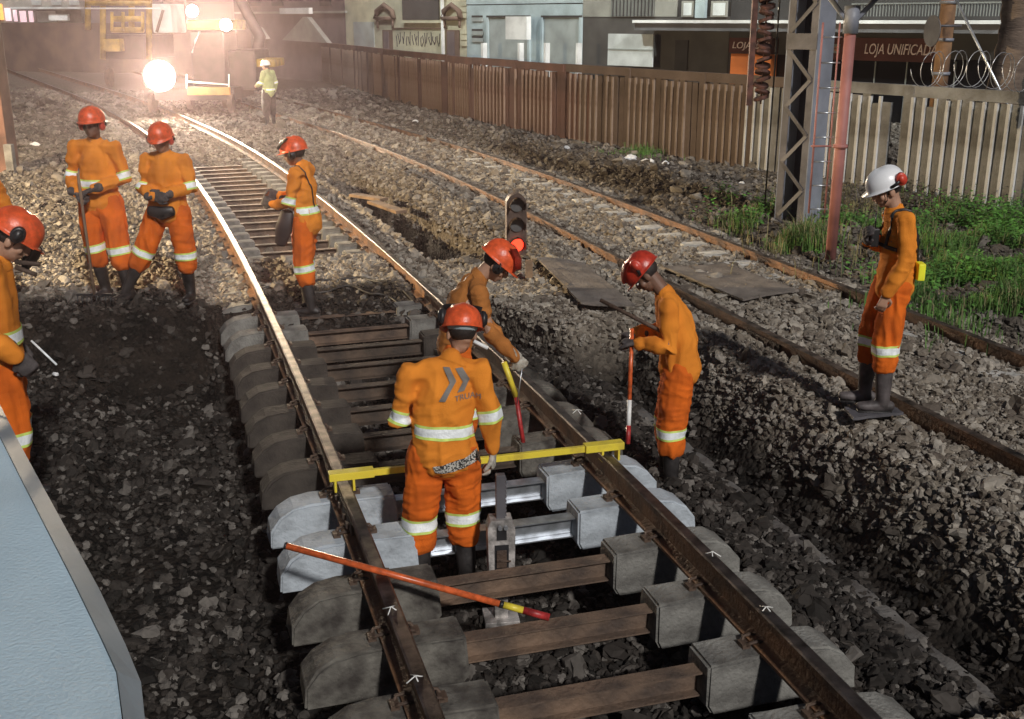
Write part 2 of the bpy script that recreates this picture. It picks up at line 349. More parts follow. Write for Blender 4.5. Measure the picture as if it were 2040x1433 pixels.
def scatter():
    X, Y, SZ = [], [], []
    def zone(y0, y1, dens, size):
        k = int((y1 - y0) * dens * (1.24 * (y0 + y1) / 2 + 2))
        yy = rng.uniform(0, 1, k); yy = y0 + (y1 - y0) * yy
        hw = yy * .55 + .9; keep = rng.uniform(0, 1, k) < hw / (y1 * .55 + .9)
        xx = rng.uniform(-1, 1, k) * hw
        X.append(xx[keep]); Y.append(yy[keep]); SZ.append((size * rng.lognormal(0, .28, k))[keep])
    zone(2.2, 5.5, 1300, .038); zone(5.5, 9, 1300, .037); zone(9, 14, 950, .041); zone(14, 20, 520, .049); zone(20, 30, 300, .055); zone(30, 46, 85, .085)
    x = np.concatenate(X); y = np.concatenate(Y); sz = np.concatenate(SZ)
    z, d, s, u, s2, u2 = ground(x, y)
    P = np.stack([x, y, 0 * x], 1); n = fnoise(P, 2.2, 9, 3); sz = sz * np.where(rng.uniform(0, 1, len(sz)) < .04, 1.9, 1)
    keep = np.ones(len(x), bool)
    rr = rng.uniform(0, 1, len(x))
    leftsoil = (d > .5) & (u < -1.3); keep &= ~(leftsoil & (rr > .46 + .25 * n))
    trench = (d > .5) & (u > 1.95) & (u < 2.5); keep &= ~(trench & (rr > .25))
    inside = (d > .5) & (abs(u) < 1.3) & (s > 2.3); keep &= ~(inside & (rr > .45))
    stripv = (u2 > 1.3) & (y < 17); keep &= ~(stripv & (rr > .5))
    leftfar = (u < -1.7) & (s > 8) ; keep &= ~(leftfar & (rr > .5 + .5 * n))
    for T_u in (u, u2):     # nothing on the rail heads
        keep &= ~((abs(abs(T_u) - .835) < .05))
    keep &= ~((np.abs(u) < 1.3) & (s > 10.8) & (s < 20.8) & (rr > .3))
    # keep stones off the exposed blocks in the pit
    x, y, z, d, sz, u, s = (a[keep] for a in (x, y, z, d, sz, u, s))
    sz = np.where(d > .5, sz * np.where(rng.uniform(0, 1, len(sz)) < .3, 1.3, .85), sz)
    me = bpy.data.meshes.new("ballast_stones"); me.vertices.add(len(x))
    me.vertices.foreach_set("co", np.stack([x, y, z + sz * .12 + .25 * sz * rng.uniform(0, 1, len(x))], 1).ravel().astype(np.float32))
    a = me.attributes.new("sort", 'INT', 'POINT'); a.data.foreach_set("value", rng.integers(0, 6, len(x)).astype(np.int32))
    a = me.attributes.new("turn", 'FLOAT_VECTOR', 'POINT'); a.data.foreach_set("vector", np.stack([rng.normal(0, .5, len(x)), rng.normal(0, .5, len(x)), rng.uniform(0, 6.3, len(x))], 1).ravel().astype(np.float32))
    a = me.attributes.new("size", 'FLOAT', 'POINT'); a.data.foreach_set("value", sz.astype(np.float32))
    a = me.attributes.new("tone", 'FLOAT', 'POINT'); a.data.foreach_set("value", rng.uniform(0, 1, len(x)).astype(np.float32))
    a = me.attributes.new("soil", 'FLOAT', 'POINT'); a.data.foreach_set("value", np.clip(d, 0, 1).astype(np.float32))  # ground mask value: dug soil plus painted shade and falloff
    o = link("ballast_stones", me); tag(o, "loose tan and grey ballast stones over the yard", "ballast", kind='stuff')
    md = o.modifiers.new("scatter", 'NODES'); md.node_group = stone_nodes()
    print("stones", len(x))
scatter()

# ------------------------------------------------------------------ tracks
def rail(T, u, s0, s1, parent, side_m, head_m, step=.35, name="rail"):
    prof = [(-.07, -.17), (.07, -.17), (.07, -.155), (.012, -.135), (.009, -.05), (.034, -.038), (.036, -.006), (.026, 0), (-.026, 0), (-.036, -.006), (-.034, -.038), (-.009, -.05), (-.012, -.135), (-.07, -.155)]
    bm = NB(); rings = []; s = s0
    while s <= s1 + 1e-6:
        p, th = at(T, s, u); c, sn = math.cos(th), math.sin(th)
        rings.append([bm.verts.new((p.x + a * c, p.y + a * sn, b)) for a, b in prof]); s += step
    n = len(prof)
    for r0, r1 in zip(rings, rings[1:]):
        for k in range(n):
            f = bm.faces.new((r0[k], r0[(k + 1) % n], r1[(k + 1) % n], r1[k])); f.material_index = 1 if k in (6, 7, 8) else 0
    bm.faces.new(rings[0][::-1]); bm.faces.new(rings[-1])
    return build(name, bm, [side_m, head_m], parent)
def block_mesh(seed, sgn):
    """one concrete block, x along the sleeper (u), y along the line, rounded outer shoulder"""
    bm = NB(); r = random.Random(seed)
    prof = [(.52, -.43), (.49, -.38), (.50, -.175), (.70, -.172), (1.02, -.172), (1.13, -.188), (1.215, -.235), (1.275, -.315), (1.285, -.43)]
    prof = [(sgn * a, b) for a, b in prof]
    vs = prism(bm, prof, -.125, .125)
    for v_ in vs:
        if v_.co.z > -.25: v_.co.y *= .88
    bmesh.ops.recalc_face_normals(bm, faces=bm.faces)
    bmesh.ops.bevel(bm, geom=[e for e in bm.edges if e.calc_face_angle(0) > .6], offset=.013, segments=2, affect='EDGES')
    bmesh.ops.triangulate(bm, faces=[f for f in bm.faces if len(f.verts) > 4])
    for v_ in bm.verts:
        v_.co += Vector((r.uniform(-1, 1), r.uniform(-1, 1), r.uniform(-1, 1))) * .0035
    me = bpy.data.meshes.new("concrete_block"); bm.normal_update(); bm.to_mesh(me); bm.free(); return me
BLK = {(k, sg): block_mesh(k, sg) for k in range(3) for sg in (-1, 1)}
def tie_mesh():
    bm = NB(); box(bm, (-.54, -.004, -.355), (.54, .004, -.245)); box(bm, (-.54, -.06, -.243), (.54, .03, -.235)); box(bm, (-.54, -.05, -.365), (.54, .004, -.357))
    me = bpy.data.meshes.new("tie_bar"); bm.normal_update(); bm.to_mesh(me); bm.free(); return me
TIE = tie_mesh()
def clip_mesh():
    bm = NB()
    for dy in (-.035, .035):
        tube(bm, [(.02, dy, -.150), (.05, dy, -.135), (.09, dy, -.14), (.11, dy * .4, -.165)], .009, n=6)
    box(bm, (.085, -.03, -.172), (.125, .03, -.15))
    me = bpy.data.meshes.new("rail_clip"); bm.normal_update(); bm.to_mesh(me); bm.free(); return me
CLIP = clip_mesh()
_meshcache = {}
def mshare(me, m):
    k = (me.name, m.name)
    if k not in _meshcache:
        c = me.copy(); c.materials.clear(); c.materials.append(m); _meshcache[k] = c
    return _meshcache[k]
def sleeper(T, s, parent, bm_l, bm_r, tie_m, label=None, skew=0., clips=True, tie=True):
    p, th = at(T, s)
    o = bpy.data.objects.new("sleeper", mshare(TIE, tie_m)); COL.objects.link(o); o.parent = parent
    o.location = (p.x, p.y, 0); o.rotation_euler = (0, 0, th + skew)
    if label: o['label'] = label
    k = int(s * 13) % 3
    for sg, mm in ((-1, bm_l), (1, bm_r)):
        b = bpy.data.objects.new("concrete_block", mshare(BLK[(k, sg)], mm)); COL.objects.link(b); b.parent = o
        if clips:
            for a in (-1, 1):
                c = bpy.data.objects.new("rail_clip", mshare(CLIP, M['rust_dark'])); COL.objects.link(c); c.parent = o
                c.location = (sg * .835, 0, 0); c.scale = (a, 1, 1)
    return o
tr1 = empty("railway_track", (0, 0, 0), 0, "nearer railway track half dug out, its concrete sleepers hanging over the dark pit", "railway track")
rail(T1, -.835, -3.0, 85, tr1, M['rust'], M['head']); rail(T1, .835, -3.0, 85, tr1, M['rust'], M['head'])
for k in range(-3, 11):
    s = 1.38 + .572 * k
    if k in (3, 4): sleeper(T1, s, tr1, M['conc_new'], M['conc_new'], M['galv'], "new pale grey concrete sleeper with shiny galvanised bar")
    else: sleeper(T1, s, tr1, M['conc_mid'] if k < 3 else M['conc_dark'], M['conc'] if k < 3 else M['conc_mid'] if k < 9 else M['conc_dark'], M['tie'] if k < 3 else M['tie_d'])  # darker concrete on the left blocks and farther into the pit
for k in range(11, 36): sleeper(T1, 1.38 + .572 * k, tr1, M['conc'], M['conc'], M['tie'], clips=k < 28)
tr2 = empty("railway_track", (0, 0, 0), 0, "farther rusty railway track lying full in tan ballast before the fence", "railway track")
rail(T2, -.835, -2.5, 80, tr2, M['rust'], M['head_dull']); rail(T2, .835, -2.5, 80, tr2, M['rust'], M['head_dull'])
M['slab'] = mat("pale_sleeper_top", (.50, .48, .44), .9, 0, .25, 6, .6, 40)
def slab_mesh(k):
    bm = NB(); box(bm, (-.17, -.10, -.2), (.17, .10, -.072), bev=.015); r = random.Random(k)
    for v_ in bm.verts: v_.co += Vector((r.uniform(-1, 1), r.uniform(-1, 1), r.uniform(-.5, .5))) * .01
    me = bpy.data.meshes.new("sleeper"); bm.to_mesh(me); bm.free(); me.materials.append(M['slab']); return me
SL = [slab_mesh(k) for k in range(4)]
for k in range(0, 26):
    p, th = at(T2, 4.6 + .62 * k, .52 - .02 * (k % 3))
    o = bpy.data.objects.new("sleeper", SL[k % 4]); COL.objects.link(o); o.parent = tr2; o.location = (p.x, p.y, -.0 - (.03 if k < 7 else .0)); o.rotation_euler = (0, 0, th + .04 * (k % 3 - 1))
# joint plates
for T_, s_, u_, par in ((T1, 3.25, -.835, tr1), (T2, 7.55, .835, tr2), (T2, 6.0, -.835, tr2)):
    bm = NB()
    for sg in (-1, 1):
        box(bm, (sg * .03 - .008, -.28, -.125), (sg * .03 + .008, .28, -.055), bev=.003)
        for q in (-.2, -.08, .08, .2): box(bm, (sg * .045 - .012, q - .018, -.105), (sg * .045 + .012, q + .018, -.075), bev=.003)
    p, th = at(T_, s_, u_); o = build("joint_plate", bm, M['rust_dark'], par); o.location = p; o.rotation_euler = (0, 0, th)
# white wire crosses on the nearer rails
M['wire'] = mat("white_wire", (.75, .75, .72), .5, 0, .05, 9)
for n_, (px, py) in enumerate(((780, 1212), (828, 1350), (1420, 1102), (1527, 1212), (1150, 818))):
    p = on_z(px, py, .004); bm = NB(); q = random.Random(n_)
    a = .04
    tube(bm, [(-a, -.02, -.012), (0, .005, .006), (a, .015, -.01)], .0032, n=5); tube(bm, [(-.02, a, -.01), (.0, 0, .008), (.015, -a, -.015)], .0032, n=5)
    o = build("wire_tie", bm, M['wire'], tr1); o.location = p; o.rotation_euler = (0, 0, q.uniform(0, 1))

# ------------------------------------------------------------------ cable duct edge in the trench, boards and mats
cd_p, cd_th = at(T1, 1.2, 2.14, -.7); cd = empty("cable_duct", cd_p, cd_th, "grey crumbling cable duct edge along the bottom of the right trench", "cable duct")
dr = random.Random(9); s = 1.2
while s < 7.0:
    L_ = dr.uniform(.55, .8); (a, ta), (b, tb) = at(T1, s, 2.14), at(T1, s + L_ - .02, 2.14); zt = -.675 + dr.uniform(-.02, .012)
    bm = NB(); box(bm, (-.06, 0, zt - .12), (.05 + dr.uniform(-.01, .02), (b - a).length, zt), bev=.01)
    bmesh.ops.subdivide_edges(bm, edges=[e for e in bm.edges if e.calc_length() > .3], cuts=6)
    for v_ in bm.verts: v_.co += Vector((dr.uniform(-1, 1) * .012, 0, dr.uniform(-1, 1) * .008))
    o = build("duct_section", bm, M['duct'], cd); dv = b - a
    o.matrix_world = Matrix.Translation(a) @ Matrix.Rotation(math.atan2(-dv.x, dv.y), 4, 'Z')
    o.matrix_parent_inverse = (Matrix.Translation(cd.location) @ Matrix.Rotation(cd_th, 4, 'Z')).inverted(); o.location = a; o.rotation_euler = (dr.uniform(-.015, .015), 0, math.atan2(-dv.x, dv.y)); s += L_
def sheet(name, pxs, z, th, m, label, cat, bend=.02, seed=0):
    bm = NB(); P = [on_z(px, py, z) for px, py in pxs]; n = 10
    r = random.Random(seed); g = {}
    for i in range(n + 1):
        for j in range(n + 1):
            a, b = i / n, j / n
            p = P[0] * (1 - a) * (1 - b) + P[1] * a * (1 - b) + P[2] * a * b + P[3] * (1 - a) * b
            p = p.copy(); p.z = z + bend * math.sin(a * 3.1 + seed) * math.cos(b * 2.3) + r.uniform(-1, 1) * .003
            g[i, j] = bm.verts.new(p)
    for i in range(n):
        for j in range(n): bm.faces.new((g[i, j], g[i + 1, j], g[i + 1, j + 1], g[i, j + 1]))
    bmesh.ops.recalc_face_normals(bm, faces=bm.faces)
    if sum(f.normal.z for f in bm.faces) < 0: bmesh.ops.reverse_faces(bm, faces=bm.faces)
    bmesh.ops.solidify(bm, geom=list(bm.faces), thickness=th)
    return tag(build(name, bm, m), label, cat)
sheet("plywood_sheet", [(1068, 516), (1165, 520), (1265, 610), (1158, 600)], -.02, .02, M['mat_g'], "warped dusty board lying between the tracks by the dwarf signal", "board", .025, 1)
sheet("rubber_mat", [(1318, 530), (1440, 522), (1592, 578), (1480, 596)], -.045, .022, M['mat_g'], "dusty dark rubber mat lying between the rails of the farther track", "rubber mat", .02, 3)
sheet("standing_board", [(1682, 812), (1770, 800), (1800, 822), (1700, 832)], -.03, .02, M['steel_d'], "small dark board under the boots of the white helmeted worker", "board", .003, 2)
# boards shoring the trench up the line
for k, (a, b) in enumerate((((704, 388), (765, 400)), ((742, 402), (800, 425)))):
    p, q = on_z(*a, -.03), on_z(*b, -.05); d = q - p; L = d.length
    bm = NB(); box(bm, (0, -.09, -.025), (L, .09, .02), bev=.004)
    o = build("shoring_plank", bm, M['wood']); o.location = p; o.rotation_euler = (0, 0, math.atan2(d.y, d.x))
    tag(o, ("weathered plank at the lip of the dark trench, farther of two", "weathered plank at the lip of the dark trench, nearer of two")[k], "plank", "planks at the trench lip")
# black cables across the filled ballast
M['cable'] = mat("black_cable", (.03, .027, .025), .5, 0, .2, 20)
for k, pp in enumerate((((520, 560), (620, 548), (700, 540), (780, 548), (850, 578)), ((600, 568), (690, 556), (770, 562), (850, 590)))):
    P = [on_z(px, py, 0) for px, py in pp]
    for p in P: p.z = gz(p.x, p.y) + .035
    bm = NB(); pts = []
    for i in range(len(P) - 1):
        for t in np.linspace(0, 1, 6)[:-1]: pts.append(P[i].lerp(P[i + 1], t) + Vector((0, .04 * math.sin(t * 6 + k), .01 * math.sin(t * 9))))
    tube(bm, pts, .013, n=6)
    tag(build("cable", bm, M['cable'], smooth=True), ("black cable snaking across the filled ballast, upper of two", "black cable snaking across the filled ballast, lower of two")[k], "cable", "cables over the ballast")
# litter
M['litter'] = mat("pale_litter", (.72, .72, .72), .6, 0, .1, 8)
lit = [(828, 238, "crumpled white bag lying left at the foot of the fence"), (1035, 264, "white scrap at the foot of the fence behind the stone heap"), (1290, 322, "torn white bag by the weeds at the fence foot"), (1328, 324, "pinkish white scrap right of the torn bag at the fence"), (1478, 358, "white scrap beside the gantry foot in the stones"), (1256, 322, "grey rag beside the weeds at the fence foot"), (98, 648, "small white scrap on dark soil at the left"), (1100, 1045, "white paint tin lid"), (70, 292, "white scrap far left near the post"), (1130, 290, "flattened pale packaging on the stone heap")]
for k, (px, py, lb) in enumerate(lit):
    if k == 7: continue
    p = on_z(px, py, 0); p.z = gz(p.x, p.y) + .05; bm = NB(); bmesh.ops.create_icosphere(bm, subdivisions=2, radius=.5)
    r = random.Random(k)
    for v_ in bm.verts: v_.co = Vector((v_.co.x * (1 + r.uniform(-.3, .3)), v_.co.y * .6, v_.co.z * (.35 + r.uniform(-.2, .2))))
    o = build("litter_bag", bm, M['litter']); o.location = p; sc = .09 if py > 400 else .26; o.scale = (sc, sc, sc); o.rotation_euler = (.2, 0, r.uniform(0, 3)); tag(o, lb, "litter", "litter along the yard")
# ------------------------------------------------------------------ slatted concrete fence
FP = [(9.3, 14.05), (7.47, 16.77), (5.54, 19.58), (3.03, 23.93), (1.0, 27.3), (-.83, 30.9), (-3.6, 38.0), (-6.4, 46), (-9.3, 54)]
def poly_at(P, d):
    for a, b in zip(P, P[1:]):
        L = math.hypot(b[0] - a[0], b[1] - a[1])
        if d <= L: return (a[0] + (b[0] - a[0]) * d / L, a[1] + (b[1] - a[1]) * d / L, math.atan2(b[1] - a[1], b[0] - a[0]))
        d -= L
    return None
fence = empty("slatted_fence", (FP[0][0], FP[0][1], 0), 0, "long slatted concrete fence running behind the tracks, rust stained up the line", "fence")
fence_inv = Vector((-FP[0][0], -FP[0][1], 0))
def bmesh_box_mesh(name, lo, hi, bev=0.):
    bm = NB(); box(bm, lo, hi, bev=bev); me = bpy.data.meshes.new(name); bm.normal_update(); bm.to_mesh(me); bm.free(); return me
SLAT = bmesh_box_mesh("slat", (-.085, -.02, -.12), (.085, .04, 1.46)); POST = bmesh_box_mesh("post", (-.09, -.06, -.15), (.09, .06, 1.62))
SLS = bmesh_box_mesh("slat", (-.085, -.02, -.12), (.085, .04, 1.34))
BAT = bmesh_box_mesh("batten", (-.024, .041, -.1), (.024, .088, 1.455))
CAPB = bmesh_box_mesh("cap_beam", (-1.30, -.05, 1.462), (1.30, .05, 1.64)); FOOT = bmesh_box_mesh("foot_beam", (-1.3, -.052, -.2), (1.3, .05, -.122))
d = 0.; k = 0; fr = random.Random(3)
def fm(d): return M['fence'] if d < 8.6 + fr.uniform(-.2, .2) else (M['fence_b'] if d < 14.3 + fr.uniform(-.5, .5) else M['fence_r'])
while True:
    q = poly_at(FP, d)
    if q is None: break
    loc = Vector((q[0], q[1], 0)) + fence_inv
    def put(me, m, nm, dz=0., jit=0.):
        o = bpy.data.objects.new(nm, mshare(me, m)); COL.objects.link(o); o.parent = fence; o.location = loc + Vector((0, 0, dz)); o.rotation_euler = (fr.uniform(-jit, jit), fr.uniform(-jit, jit), q[2]); return o
    if k % 12 == 0:
        put(POST, fm(d), "post")
    elif k == 25: pass
    else: put(SLS if fr.random() < .08 else SLAT, fm(d), "slat", fr.uniform(-.03, .01), .010)
    if k % 12 not in (0, 1) and k != 25 and fr.random() > .05:
        q2 = poly_at(FP, d + .105)
        if q2: loc = Vector((q2[0], q2[1], 0)) + fence_inv; mb_ = fm(d); put(BAT, M['batten'] if mb_ is M['fence'] else (M['batten_b'] if mb_ is M['fence_b'] else M['batten_r']), "batten", fr.uniform(-.03, .0) , .004); loc = Vector((q[0], q[1], 0)) + fence_inv
    if k % 12 == 6: put(CAPB, fm(d), "cap_beam", fr.uniform(-.01, .01)); put(FOOT, fm(d), "foot_beam")
    d += .21; k += 1
# razor wire coil on the right end of the fence
M['razor'] = mat("razor_wire_steel", (.55, .55, .57), .4, .7, .15, 9)
bm = NB(); pts = []; tot = 5.5; dirv = Vector((FP[1][0] - FP[0][0], FP[1][1] - FP[0][1], 0)).normalized(); nrm = Vector((-dirv.y, dirv.x, 0))
base = Vector((FP[0][0], FP[0][1], 1.9)) - dirv * .6
n_t = 28
for i in range(n_t * 22 + 1):
    a = i / 22 * 2 * math.pi; f = i / (n_t * 22)
    rr_ = .27 * (1 + .1 * math.sin(i * .31))
    pts.append(base + dirv * (tot * f) + nrm * (math.cos(a) * rr_) + Vector((0, 0, math.sin(a) * rr_)) + dirv * (.07 * math.sin(a * .5)))
tube(bm, pts, .0065, n=4)
for i in range(0, len(pts), 5):
    p = pts[i]; c = bm.verts.new(p + Vector((.012, 0, .022))); e = bm.verts.new(p + Vector((-.012, .01, -.022))); f_ = bm.verts.new(p + Vector((0, -.01, 0))); bm.faces.new((c, e, f_))
tag(build("razor_wire_coil", bm, M['razor']), "coil of razor wire on top of the right end of the fence", "razor wire")

# ------------------------------------------------------------------ gantry column, tension weights, red pole, street poles
def rod(name, a, b, r, m, parent=None, n=8):
    bm = NB(); tube(bm, [Vector(a), Vector(b)], r, n=n); return build(name, bm, m, parent, True)
GB = Vector((3.93, 14.65, -.15))
gan = empty("gantry_column", GB, 0, "tall grey laced steel gantry column standing in weeds before the fence", "gantry column")
A = Vector((-.80, .60, 0)); B = Vector((.80, .60, 0)); Wd, Dp, HT = .42, .34, 7.2
def lbox(name, o, ax, ay, lx, ly, z0, z1, m, parent):
    bm = NB(); mt = Matrix(((ax.x, ay.x, 0, o.x), (ax.y, ay.y, 0, o.y), (0, 0, 1, 0), (0, 0, 0, 1)))
    box(bm, (lx[0], ly[0], z0), (lx[1], ly[1], z1), mt); bmesh.ops.recalc_face_normals(bm, faces=bm.faces); return build(name, bm, m, parent)
O0 = Vector((0, 0, 0))
lbox("side_plate", O0, A, B, (.0, .012), (0, Dp), 0, HT, M['steel_g'], gan)
lbox("side_plate", O0, A, B, (Wd - .012, Wd), (0, Dp), 0, HT, M['steel_g'], gan)
lbox("chord", O0, A, B, (.014, .10), (.0, .012), 0, HT, M['steel_d'], gan)  # chords and lacing in darker steel, shade of the laced face put into colour
lbox("chord", O0, A, B, (Wd - .10, Wd - .014), (.0, .012), 0, HT, M['steel_d'], gan)
lbox("chord", O0, A, B, (.014, .10), (Dp - .012, Dp), 0, HT, M['steel_d'], gan)
lbox("chord", O0, A, B, (Wd - .10, Wd - .014), (Dp - .012, Dp), 0, HT, M['steel_d'], gan)
z = .25; k = 0
def lace(z0, z1, x0, x1, yy, m):
    bm = NB(); p = A * x0 + B * yy + Vector((0, 0, z0)); q = A * x1 + B * yy + Vector((0, 0, z1)); d_ = (q - p).normalized(); sd = d_.cross(B).normalized() * .026
    vs = [bm.verts.new(c + e) for e in (B * 0, B * .008) for c in (p + sd, p - sd, q - sd, q + sd)]
    for f in ((0, 1, 2, 3), (7, 6, 5, 4), (0, 4, 5, 1), (1, 5, 6, 2), (2, 6, 7, 3), (3, 7, 4, 0)): bm.faces.new([vs[i] for i in f])
    bmesh.ops.recalc_face_normals(bm, faces=bm.faces); return build("lacing_bar", bm, m, gan)
while z < HT - .4:
    a_, b_ = (.05, Wd - .05) if k % 2 else (Wd - .05, .05)
    lace(z, z + .36, a_, b_, -.010, M['steel_d']); lace(z, z + .36, b_, a_, Dp + .002, M['steel_d']); z += .36; k += 1
    if k % 6 == 0: lbox("batten_plate", O0, A, B, (.0, Wd), (-.012, -.002), z + .02, z + .22, M['steel_d'], gan); z += .24
# tension weights hanging from the gantry arm
p0 = on_y(1512, 100, 15.3); tw = empty("tension_weights", (p0.x, p0.y, 1.55), 0, "rust brown stack of iron tension weights hanging beside the gantry column", "tension weights")
for k in range(26):
    bm = NB(); bmesh.ops.create_cone(bm, cap_ends=True, segments=14, radius1=.105, radius2=.105, depth=.045)
    bmesh.ops.bevel(bm, geom=[e for e in bm.edges if e.calc_face_angle(0) > .6], offset=.008, segments=1, affect='EDGES')
    o = build("weight_disc", bm, M['weight'], tw); o.location = (.07 + .012 * math.sin(k * 2.4), 0, .08 + k * .085); o.rotation_euler = (.1 * math.sin(k * 1.7), .3 * (1 if k % 2 else -1), k)
o = rod("hanger_rod", (.07, 0, 0), (.07, 0, 5.0), .012, M['weight'], tw)
lo = NB(); box(lo, (-.13, -.03, -.02), (-.055, .03, 4.6)); build("guide_channel", lo, M['weight'], tw)
wl = NB(); tube(wl, [(.21, -.05, -1.5), (.235, -.05, 5.2)], .012, n=6); build("guide_wire", wl, M['black'], tw)
bm = NB(); box(bm, (-.3, -.05, 5.0), (1.3, .05, 5.14)); build("support_arm", bm, M['steel_g'], tw)
# red pole with ladder
rp = empty("signal_mast", (3.83, 12.93, -.1), 0, "slim red painted mast with a side ladder and yellow top platform", "mast")
bm = NB(); tube(bm, [(0, 0, 0), (0, 0, 2.62)], .064, n=16); build("pole", bm, M['pink'], rp, True)
bm = NB(); tube(bm, [(0, 0, 1.32), (0, 0, 1.36)], .085, n=16); tube(bm, [(-.1, 0, 1.34), (-.34, 0, 1.34)], .012, n=6); build("pole_collar", bm, M['pink'], rp, True)
bm = NB(); tube(bm, [(0, 0, 2.6), (0, 0, 2.9)], .085, n=16); build("mast_head", bm, M['steel_g'], rp, True)
for sg in (-1, 1):
    bm = NB(); tube(bm, [(0, 0, 2.68), (sg * .26, 0, 2.98)], [(.03, .008)] * 2, n=6); build("bracket", bm, M['steel_g'], rp)
bm = NB(); box(bm, (-.33, -.25, 3.0), (.33, .25, 3.02)); build("grating", bm, M['steel_d'], rp)
bm = NB(); box(bm, (-.2, -.2, 3.03), (.22, .2, 3.35), bev=.01); build("junction_box", bm, M['yellow'], rp)
bm = NB(); tube(bm, [(-.30, .02, .55), (-.31, .02, 2.72)], .012, n=6); build("ladder_rail", bm, M['pink'], rp)
bm = NB(); tube(bm, [(-.11, .02, .55), (-.12, .02, 2.72)], .01, n=6); build("ladder_rail", bm, M['pink'], rp)
for k in range(8):
    bm = NB(); tube(bm, [(-.30, .02, .6 + .28 * k), (-.08, .02, .6 + .28 * k)], .009, n=6); build("rung", bm, M['galv'], rp)
# dwarf signal
sg_p = on_z(1028, 535, -.1); sg_p.z = gz(sg_p.x, sg_p.y) - .02
ds = empty("dwarf_signal", sg_p, R(8), "low three lamp dwarf signal with its lowest lamp lit red", "signal")
M['sig'] = mat("signal_brown_grey_paint", (.10, .065, .05), .6, .2, .2, 10); M['lens'] = mat("dark_lens", (.10, .10, .10), .15, 0, .1, 8)
M['redlamp'] = mat("lit_red_lens", (.8, .02, .01), .3, 0, .02, 8, emit=(1, .03, .012), estr=5)
bm = NB(); prism(bm, [(-.115, .25), (.115, .25)] + [(.115 * math.cos(a), .84 + .115 * math.sin(a)) for a in np.linspace(0, math.pi, 13)], -.05, .09); bmesh.ops.recalc_face_normals(bm, faces=bm.faces); build("housing", bm, M['sig'], ds)
bm = NB(); tube(bm, [(0, .03, 0), (0, .03, .27)], .05, n=10); box(bm, (-.14, -.1, -.03), (.14, .14, .01)); build("stand", bm, M['sig'], ds)
for k, zc in enumerate((.375, .60, .83)):
    bm = NB(); bmesh.ops.create_cone(bm, cap_ends=True, segments=20, radius1=.075, radius2=.075, depth=.02, matrix=Matrix.Translation((0, -.062, zc)) @ Matrix.Rotation(R(90), 4, 'X'))
    build("lens", bm, M['redlamp'] if k == 0 else M['lens'], ds)
    bm = NB(); rings = []
    for y_ in (-.05, -.17):
        rings.append([bm.verts.new((math.cos(a) * .092, y_ - .02 * math.sin(a), zc + math.sin(a) * .092)) for a in np.linspace(R(-35), R(215), 18)])
    for i in range(17): bm.faces.new((rings[0][i], rings[0][i + 1], rings[1][i + 1], rings[1][i]))
    bmesh.ops.solidify(bm, geom=list(bm.faces), thickness=.004); build("hood", bm, M['sig'], ds, True)
# yellow and dark marker post by the board
p = on_z(1054, 545, -.05); bm = NB(); box(bm, (-.04, -.03, -.05), (.04, .03, .15), bev=.004); o = build("marker_block", bm, M['wood']); o.location = p; tag(o, "small ochre block beside the dwarf signal", "block")
# street poles beyond the fence
p = on_y(1884, 60, 19.2); up = empty("utility_pole", (p.x, p.y, -.6), 0, "brown rust streaked utility pole behind the razor wire", "utility pole")
M['upole'] = mat("rusty_pole", (.36, .21, .11), .8, 0, .3, 3, .4, 30, col2=(.13, .075, .05))
bm = NB(); tube(bm, [(0, 0, 0), (.0, 0, 8.)], [.135, .11], n=16); build("shaft", bm, M['upole'], up, True)
for zc in (2.35, 2.9, 3.5):
    bm = NB(); tube(bm, [(0, 0, zc), (0, 0, zc + .05)], .15, n=16); build("band", bm, M['steel_g'], up, True)
p = on_y(1857, 62, 18.7); rs = empty("round_sign", p, R(-80), "round road sign seen from behind next to the utility pole", "sign")
bm = NB(); bmesh.ops.create_cone(bm, cap_ends=True, segments=28, radius1=.25, radius2=.25, depth=.015, matrix=Matrix.Rotation(R(90), 4, 'X')); build("disc", bm, M['steel_d'], rs)
bm = NB(); tube(bm, [(0, .02, .08), (.02, .50, .08)], .02, n=8); build("bracket", bm, M['steel_d'], rs, True)
bm = NB(); a = on_y(1895, -20, 18.3); b = on_y(1985, 165, 17.9); tube(bm, [a, b, b + (b - a) * 1.3], .022, n=8); tag(build("stay_rod", bm, M['galv']), "thin grey stay rod slanting down behind the razor wire", "stay rod")
p = on_y(2020, 60, 19.8); tk = empty("palm_tree", (p.x, p.y, -.6), 0, "thick ringed palm trunk at the right edge behind the fence", "tree")
M['bark'] = mat("palm_bark", (.20, .15, .115), .9, 0, .3, 2, .8, 14, col2=(.085, .062, .05), stretch=(1, 1, 4))
bm = NB(); pts = [(0.05 * math.sin(k * .4), 0, k * .16) for k in range(46)]; tube(bm, pts, [.27 + .025 * (k % 2) for k in range(46)], n=14); build("trunk", bm, M['bark'], tk, True)
M['leaf_d'] = mat("palm_leaf", (.03, .06, .02), .6, 0, .2, 4)
